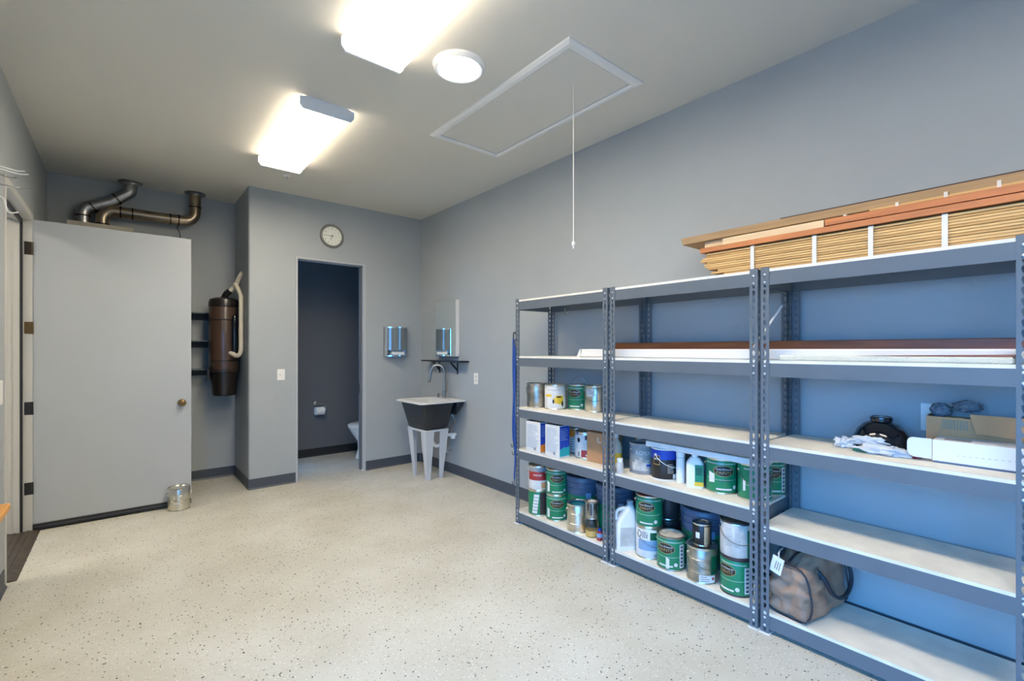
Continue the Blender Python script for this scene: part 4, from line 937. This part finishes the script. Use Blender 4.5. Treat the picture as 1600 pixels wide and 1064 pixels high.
# white long box with end flap
t = thing('long_box', 'long white cardboard box with open end flap', 'box', (2.68, .20, z3))
MB().box(2.598, 2.742, .0, .382, z3+.007, z3+.094, .0015).build('box_body', 'white_card', t)
MB().box(2.596, 2.744, .0, .378, z3, z3+.007).build('base_strip', 'bucket_blue', t)
pol = [(0, .012), (0, .096)]+[(-.060-.020*math.sin(a), .078+.020*math.cos(a)) for a in [i*PI/2/5 for i in range(6)]]+[(-.050-.030*math.cos(a), .045-.030*math.sin(a)) for a in [i*PI/2/5 for i in range(6)]]
fm = MB().prism(pol, -.0015, .0015, 'y'); fm.xf(Matrix.Translation((2.600, .384, z3)) @ Matrix.Rotation(math.radians(-70), 4, 'Z'))
fm.build('end_flap', 'white_card', t, smooth=0)
MB().box(2.620, 2.68, .27, .35, z3+.0942, z3+.0948).build('shipping_label', 'label_grey', t)
MB().box(2.625, 2.70, .02, .14, z3+.0942, z3+.0948).build('tape_print', 'ink', t)
pm = MB()
for i in range(16): pm.box(2.5970, 2.598, .03+i*.018, .038+i*.018, z3+.046-i*.0006, z3+.049-i*.0006)
pm.build('dashed_print', 'label_dirty', t)
t = thing('open_carton', 'torn brown cardboard box stuffed with grey insulation', 'box', (2.82, .2, z3))
MB().box(2.752, 2.758, .0, .425, z3, z3+.175).build('front_panel', 'cardboard_light', t)
MB().box(2.870, 2.876, .0, .425, z3, z3+.170).build('back_panel', 'cardboard', t)
MB().box(2.758, 2.870, .419, .425, z3, z3+.178).build('side_panel', 'cardboard', t)
MB().box(2.758, 2.870, .0, .006, z3, z3+.178).build('side_panel', 'cardboard', t)
MB().box(2.758, 2.870, .006, .419, z3, z3+.006).build('bottom_panel', 'cardboard', t)
MB().add([(2.750, .0, z3+.19), (2.750, .285, z3+.192), (2.730, .265, z3+.118), (2.726, .03, z3+.105), (2.7515, .0, z3+.193), (2.7515, .285, z3+.195), (2.7315, .265, z3+.119), (2.7275, .03, z3+.106)],
         [(0, 1, 2, 3), (7, 6, 5, 4), (0, 4, 5, 1), (1, 5, 6, 2), (2, 6, 7, 3), (3, 7, 4, 0)]).build('folded_flap', 'cardboard_light', t, smooth=0)
cr = MB()
for i in range(9): cr.box(2.7500, 2.752, .292+i*.0095, .297+i*.0095, z3+.125, z3+.165)
cr.build('torn_corrugation', 'copper_print', t)
t = thing('insulation_batt', 'tufts of grey fibre insulation spilling from the carton', 'insulation', (2.82, .25, z3+.1))
blob((2.814, .215, z3+.100), (.048, .180, .080), .14, 3.0, 2.2, 4).build('batt', 'insulation', t, smooth=180)
blob((2.814, .385, z3+.198), (.034, .034, .030), .35, 3.0, 4.4, 4).build('tuft', 'insulation', t, smooth=180)
blob((2.814, .300, z3+.222), (.030, .042, .022), .45, 3.0, 9.4, 4).build('tuft', 'insulation', t, smooth=180)
# duffel bag
def duffel():
    t = thing('duffel_bag', 'worn brown leather duffel bag slumped on the bottom board', 'bag', (2.66, .87, z5))
    bm = bmesh.new(); bmesh.ops.create_cube(bm, size=2); bmesh.ops.subdivide_edges(bm, edges=bm.edges[:], cuts=22, use_grid_fill=True)
    for v in bm.verts:
        p = v.co.copy()
        # superellipsoid rounding
        L_ = (abs(p.x)**6+abs(p.y)**6+abs(p.z)**6)**(1/6); q = p/L_
        s_ = (q.z+1)/2                                   # 0 bottom, 1 top
        px = q.x*(.195-.012*s_); py = q.y*(.108-.050*max(0, s_-.35)**1.1); pz = s_*(.300-.03*q.x*0)
        pz *= 1-.16*max(0, -q.x)*s_+.04*math.sin(3*q.x+1)
        wob = noise.noise(Vector((q.x*2.2, q.y*2.2, q.z*2.6))+Vector((3, 1, 7)))*.020+noise.noise(Vector((q.x*5, q.y*5, q.z*6)))*.008
        fold = .010*math.sin(9*q.z+5*q.x+3*noise.noise(q*1.6))*(1-abs(q.z)**3)
        nrm = Vector((q.x, q.y, q.z*.4)).normalized() if q.length > 0 else q
        d_ = wob+fold*(.4+.6*max(0, -q.x))
        px += nrm.x*d_; py += nrm.y*d_; pz = max(0, pz+(nrm.z*d_ if s_ > .1 else 0))
        v.co = (px, py, pz)
    mb = MB(); bm.verts.index_update(); mb.add([v.co[:] for v in bm.verts], [[v.index for v in f.verts] for f in bm.faces]); bm.free()
    mb.build('bag_body', 'bag', t, local=True, smooth=180)
    # piping round both ends
    for xs in (-.178, .178):
        pts = []
        for i in range(28):
            a = 2*PI*i/28; ca, sa = math.cos(a), math.sin(a)
            e = (abs(ca)**4+abs(sa)**4)**-.25
            s_ = (sa*e+1)/2
            pts.append((xs*(1-.04*s_), ca*e*(.112-.050*max(0, s_-.35)**1.1), .004+s_*.292*(1-(.14*s_ if xs < 0 else 0))))
        MB().tube(pts, .0045, 8, True).build('piping', 'bag_trim', t, local=True)
    MB().tube(smoothpath([(-.17, 0, .268), (-.08, .004, .293), (.02, -.003, .300), (.10, 0, .304), (.17, 0, .298)]), .006, 8).build('zipper', 'bag_trim', t, local=True)
    MB().tube(smoothpath([(-.085, -.090, .240), (-.078, -.122, .205), (-.05, -.138, .145), (.02, -.143, .105), (.10, -.140, .110), (.150, -.135, .160), (.160, -.115, .225), (.135, -.075, .275)]), .0095, 10).build('handle', 'bag_trim', t, local=True)
    MB().tube(smoothpath([(-.10, .085, .25), (-.12, .06, .305), (-.07, .03, .318), (.0, .02, .322), (.07, .03, .318), (.10, .07, .285), (.09, .10, .24)]), .0095, 10).build('handle', 'bag_trim', t, local=True)
    for x, y, z in ((-.085, -.092, .240), (.135, -.078, .272)):
        MB().tube(arc((x, y, z), .013, 0, 2*PI, 14, 'xz')[:-1], .003, 6, True).build('ring', 'nickel', t, local=True)
    MB().box(-.095, -.072, -.112, -.100, .205, .228, .003).build('strap_tab', 'bag_trim', t, local=True)
    # luggage tag at the near end
    lt = MB().box(-.0015, .0015, -.028, .028, -.085, 0, .001)
    lt.xf(Matrix.Translation((-.208, .025, .290)) @ Matrix.Rotation(math.radians(14), 4, 'X'))
    lg = lt.build('luggage_tag', 'white_card', t, local=True)
    pm = MB()
    for i in range(3): pm.box(-.0022, -.0016, -.016+.010*i, -.013+.010*i, -.065, -.022)
    pm.xf(Matrix.Translation((-.208, .025, .290)) @ Matrix.Rotation(math.radians(14), 4, 'X')); pm.build('tag_print', 'ink', lg, local=True)
    MB().tube(smoothpath([(-.208, .025, .288), (-.20, .03, .305), (-.17, .04, .312), (-.13, .05, .308)]), .004, 6).build('tag_loop', 'strap', t, local=True)
    return t
duf = duffel(); duf.location = (2.660, .868, z5); duf.rotation_euler = (0, 0, math.radians(-8.5))

# ================================================================== WOOD ON THE TOP BOARD
z1 = 1.81
t = thing('slat_bundle', 'strapped bundle of thin yellow pine slats on top of the shelves', 'wood', (2.55, .7, z1))
ns = 11; rg = random.Random(11); sh = .126/ns
me1 = MB().box(0, .20, -1.62, 0, 0, sh*.82).mesh('slat', 'wood_pine', 0)
me2 = MB().box(0, .20, -1.62, 0, 0, sh*.82).mesh('slat', 'wood_pine_dark', 0)
ends = [1.20, 1.27, 1.235, 1.285, 1.30, 1.31, 1.29, 1.33, 1.32, 1.30, 1.295, 1.28, 1.24]
for i in range(ns):
    o = link_mesh('slat', me1 if i % 3 else me2, t, (2.462+rg.uniform(0, .006)-2.55, ends[i]-.7, .001+i*sh))
for y in (1.050, .772, .560, .325):
    MB().box(2.4575, 2.4605, y-.009, y+.009, z1+.0005, z1+.1285).box(2.4575, 2.68, y-.009, y+.009, z1+.127, z1+.129).build('strap', 'strap', t)
zt = z1+.131
def plank(x0, x1, y0, y1, z0, z1_, m, label, name='plank', tilt=0.):
    return tag(MB().box(x0, x1, y0, y1, z0, z1_, .0012).build(name, m), label, 'wood', 'boards stacked on the shelves')
plank(2.448, 2.52, -.35, 1.325, zt, zt+.026, 'wood_orange', 'long orange stained board lying directly on the slat bundle')
plank(2.462, 2.53, .735, 1.205, zt+.027, zt+.062, 'wood_pale', 'short pale pine block on the lower orange board')
plank(2.468, 2.55, -.35, .715, zt+.027, zt+.032, 'wood_mdf', 'thin grey brown strip between the two orange boards')
plank(2.460, 2.54, -.35, .730, zt+.0325, zt+.062, 'wood_orange', 'upper orange stained board starting beside the pale block')
t = thing('lath_bundle', 'small bundle of thin pale laths with white ties', 'wood', (2.58, .4, zt+.027))
for i in range(4):
    MB().box(2.562+i*.003, 2.592+i*.003, -.35, 1.13-.18*i, zt+.063+i*.011-.008, zt+.072+i*.011-.008).build('lath', 'wood_pine' if i % 2 else 'wood_pale', t)
for y, hh in ((1.045, .012), (.90, .012), (.68, .03), (.49, .04), (.335, .045), (.185, .05)):
    MB().box(2.558, 2.5605, y-.006, y+.006, zt+.052, zt+.060+hh).box(2.558, 2.60, y-.006, y+.006, zt+.060+hh, zt+.062+hh).build('tie', 'strap', t)
tag(MB().box(2.62, 2.70, -.35, 1.30, zt+.001, zt+.056, .0015).build('plank', 'wood_mdf'), 'brown batten hidden behind the orange boards', 'wood', 'boards stacked on the shelves')
plank(2.615, 2.86, -.35, 1.530, zt+.104, zt+.1265, 'wood_mdf', 'wide lower brown board with overhanging end near the sink')
tag(MB().box(2.64, 2.84, -.35, 1.40, zt+.0565, zt+.1035, .0015).build('plank', 'wood_pale'), 'pale spacer board under the overhanging brown boards', 'wood', 'boards stacked on the shelves')
plank(2.622, 2.86, -.35, 1.540, zt+.1275, zt+.146, 'wood_mdf', 'wide upper brown board on the overhanging pair')
tag(MB().box(2.625, 2.86, -.35, .98, zt+.1465, zt+.152).build('plank', 'dark_edge'), 'thin dark sheet on top of the brown boards', 'wood', 'boards stacked on the shelves')
tag(MB().box(2.70, 2.85, .02, 1.36, z1, z1+.130).build('wood_stack', 'wood_pine_dark'), 'pine block stack behind the strapped slats', 'wood', 'boards stacked on the shelves')

# ================================================================== BUNGEE CORDS
def bungee(x, y, zt_, zb_, label, amp, ph):
    t = thing('bungee_cord', label, 'bungee cord', (x, y, zb_), group='blue bungee cords')
    n = 14; pts = [(x+amp*math.sin(ph+i*.9)*.5, y+amp*math.sin(ph+i*.7), zt_+(zb_-zt_)*i/n) for i in range(n+1)]
    MB().tube(pts, .0062, 8).build('elastic', 'bungee', t)
    a = pts[0]; b_ = pts[-1]
    MB().tube([(a[0], a[1], a[2]), (a[0], a[1], a[2]+.035)]+[(a[0]+.012*(1-math.cos(q)), a[1], a[2]+.035+.02*math.sin(q)) for q in (.5, 1.2, 1.9, 2.6, 3.3)], .0028, 6).build('hook', 'black', t)
    MB().tube([(b_[0], b_[1], b_[2]), (b_[0], b_[1], b_[2]-.03)]+[(b_[0], b_[1]+.014*(1-math.cos(q)), b_[2]-.03-.022*math.sin(q)) for q in (.5, 1.2, 1.9, 2.6, 3.3)], .0028, 6).build('hook', 'black', t)
bungee(2.446, 2.934, 1.50, .66, 'thin blue bungee cord hanging at the outer edge of the post', .004, 0)
bungee(2.440, 2.918, 1.49, .60, 'thick blue bungee cord hanging in front of the post', .005, 2)
bungee(2.438, 2.903, 1.44, .36, 'longest blue bungee cord reaching toward the floor', .005, 4)

# ================================================================== LEFT WALL THINGS
t = thing('wire_rack', 'white wire hook rack on the left wall at the picture edge', 'rack', (XL, 3.3, 2.15))
MB().box(XL, XL+.012, 3.05, 3.55, 2.20, 2.26, .002).box(XL, XL+.012, 3.05, 3.55, 2.30, 2.34, .002).build('rail', 'wire_white', t)
for i, (y, z, ln, m_) in enumerate(((3.42, 2.335, .155, 'wire_white'), (3.36, 2.305, .175, 'wire_white'), (3.50, 2.315, .115, 'nickel'), (3.46, 2.255, .13, 'wire_white'), (3.34, 2.225, .185, 'nickel'))):
    MB().tube(smoothpath([(XL+.005, y, z), (XL+ln*.5, y+.03, z-.004), (XL+ln*.8, y+.05, z-.008), (XL+ln, y+.06, z)]), .0032, 6).build('prong', m_, t)
MB().tube(smoothpath([(XL+.006, 3.50, 2.20), (XL+.07, 3.52, 2.19), (XL+.085, 3.52, 2.13), (XL+.10, 3.53, 2.12), (XL+.125, 3.54, 2.13)]), .0032, 6).build('prong', 'wire_white', t)
t = thing('bench_shelf', 'orange wooden bench corner poking in at the left edge', 'bench', (XL, 2.4, .75))
MB().box(XL+.001, -.378, 1.75, 2.925, .722, .750, .003).build('top', 'bench_wood', t)
for y in (1.95, 2.75): MB().prism([(XL+.001, .50), (XL+.03, .50), (-.40, .70), (-.40, .721), (XL+.001, .721)], y-.015, y+.015, 'y').build('bracket', 'frame_paint', t)
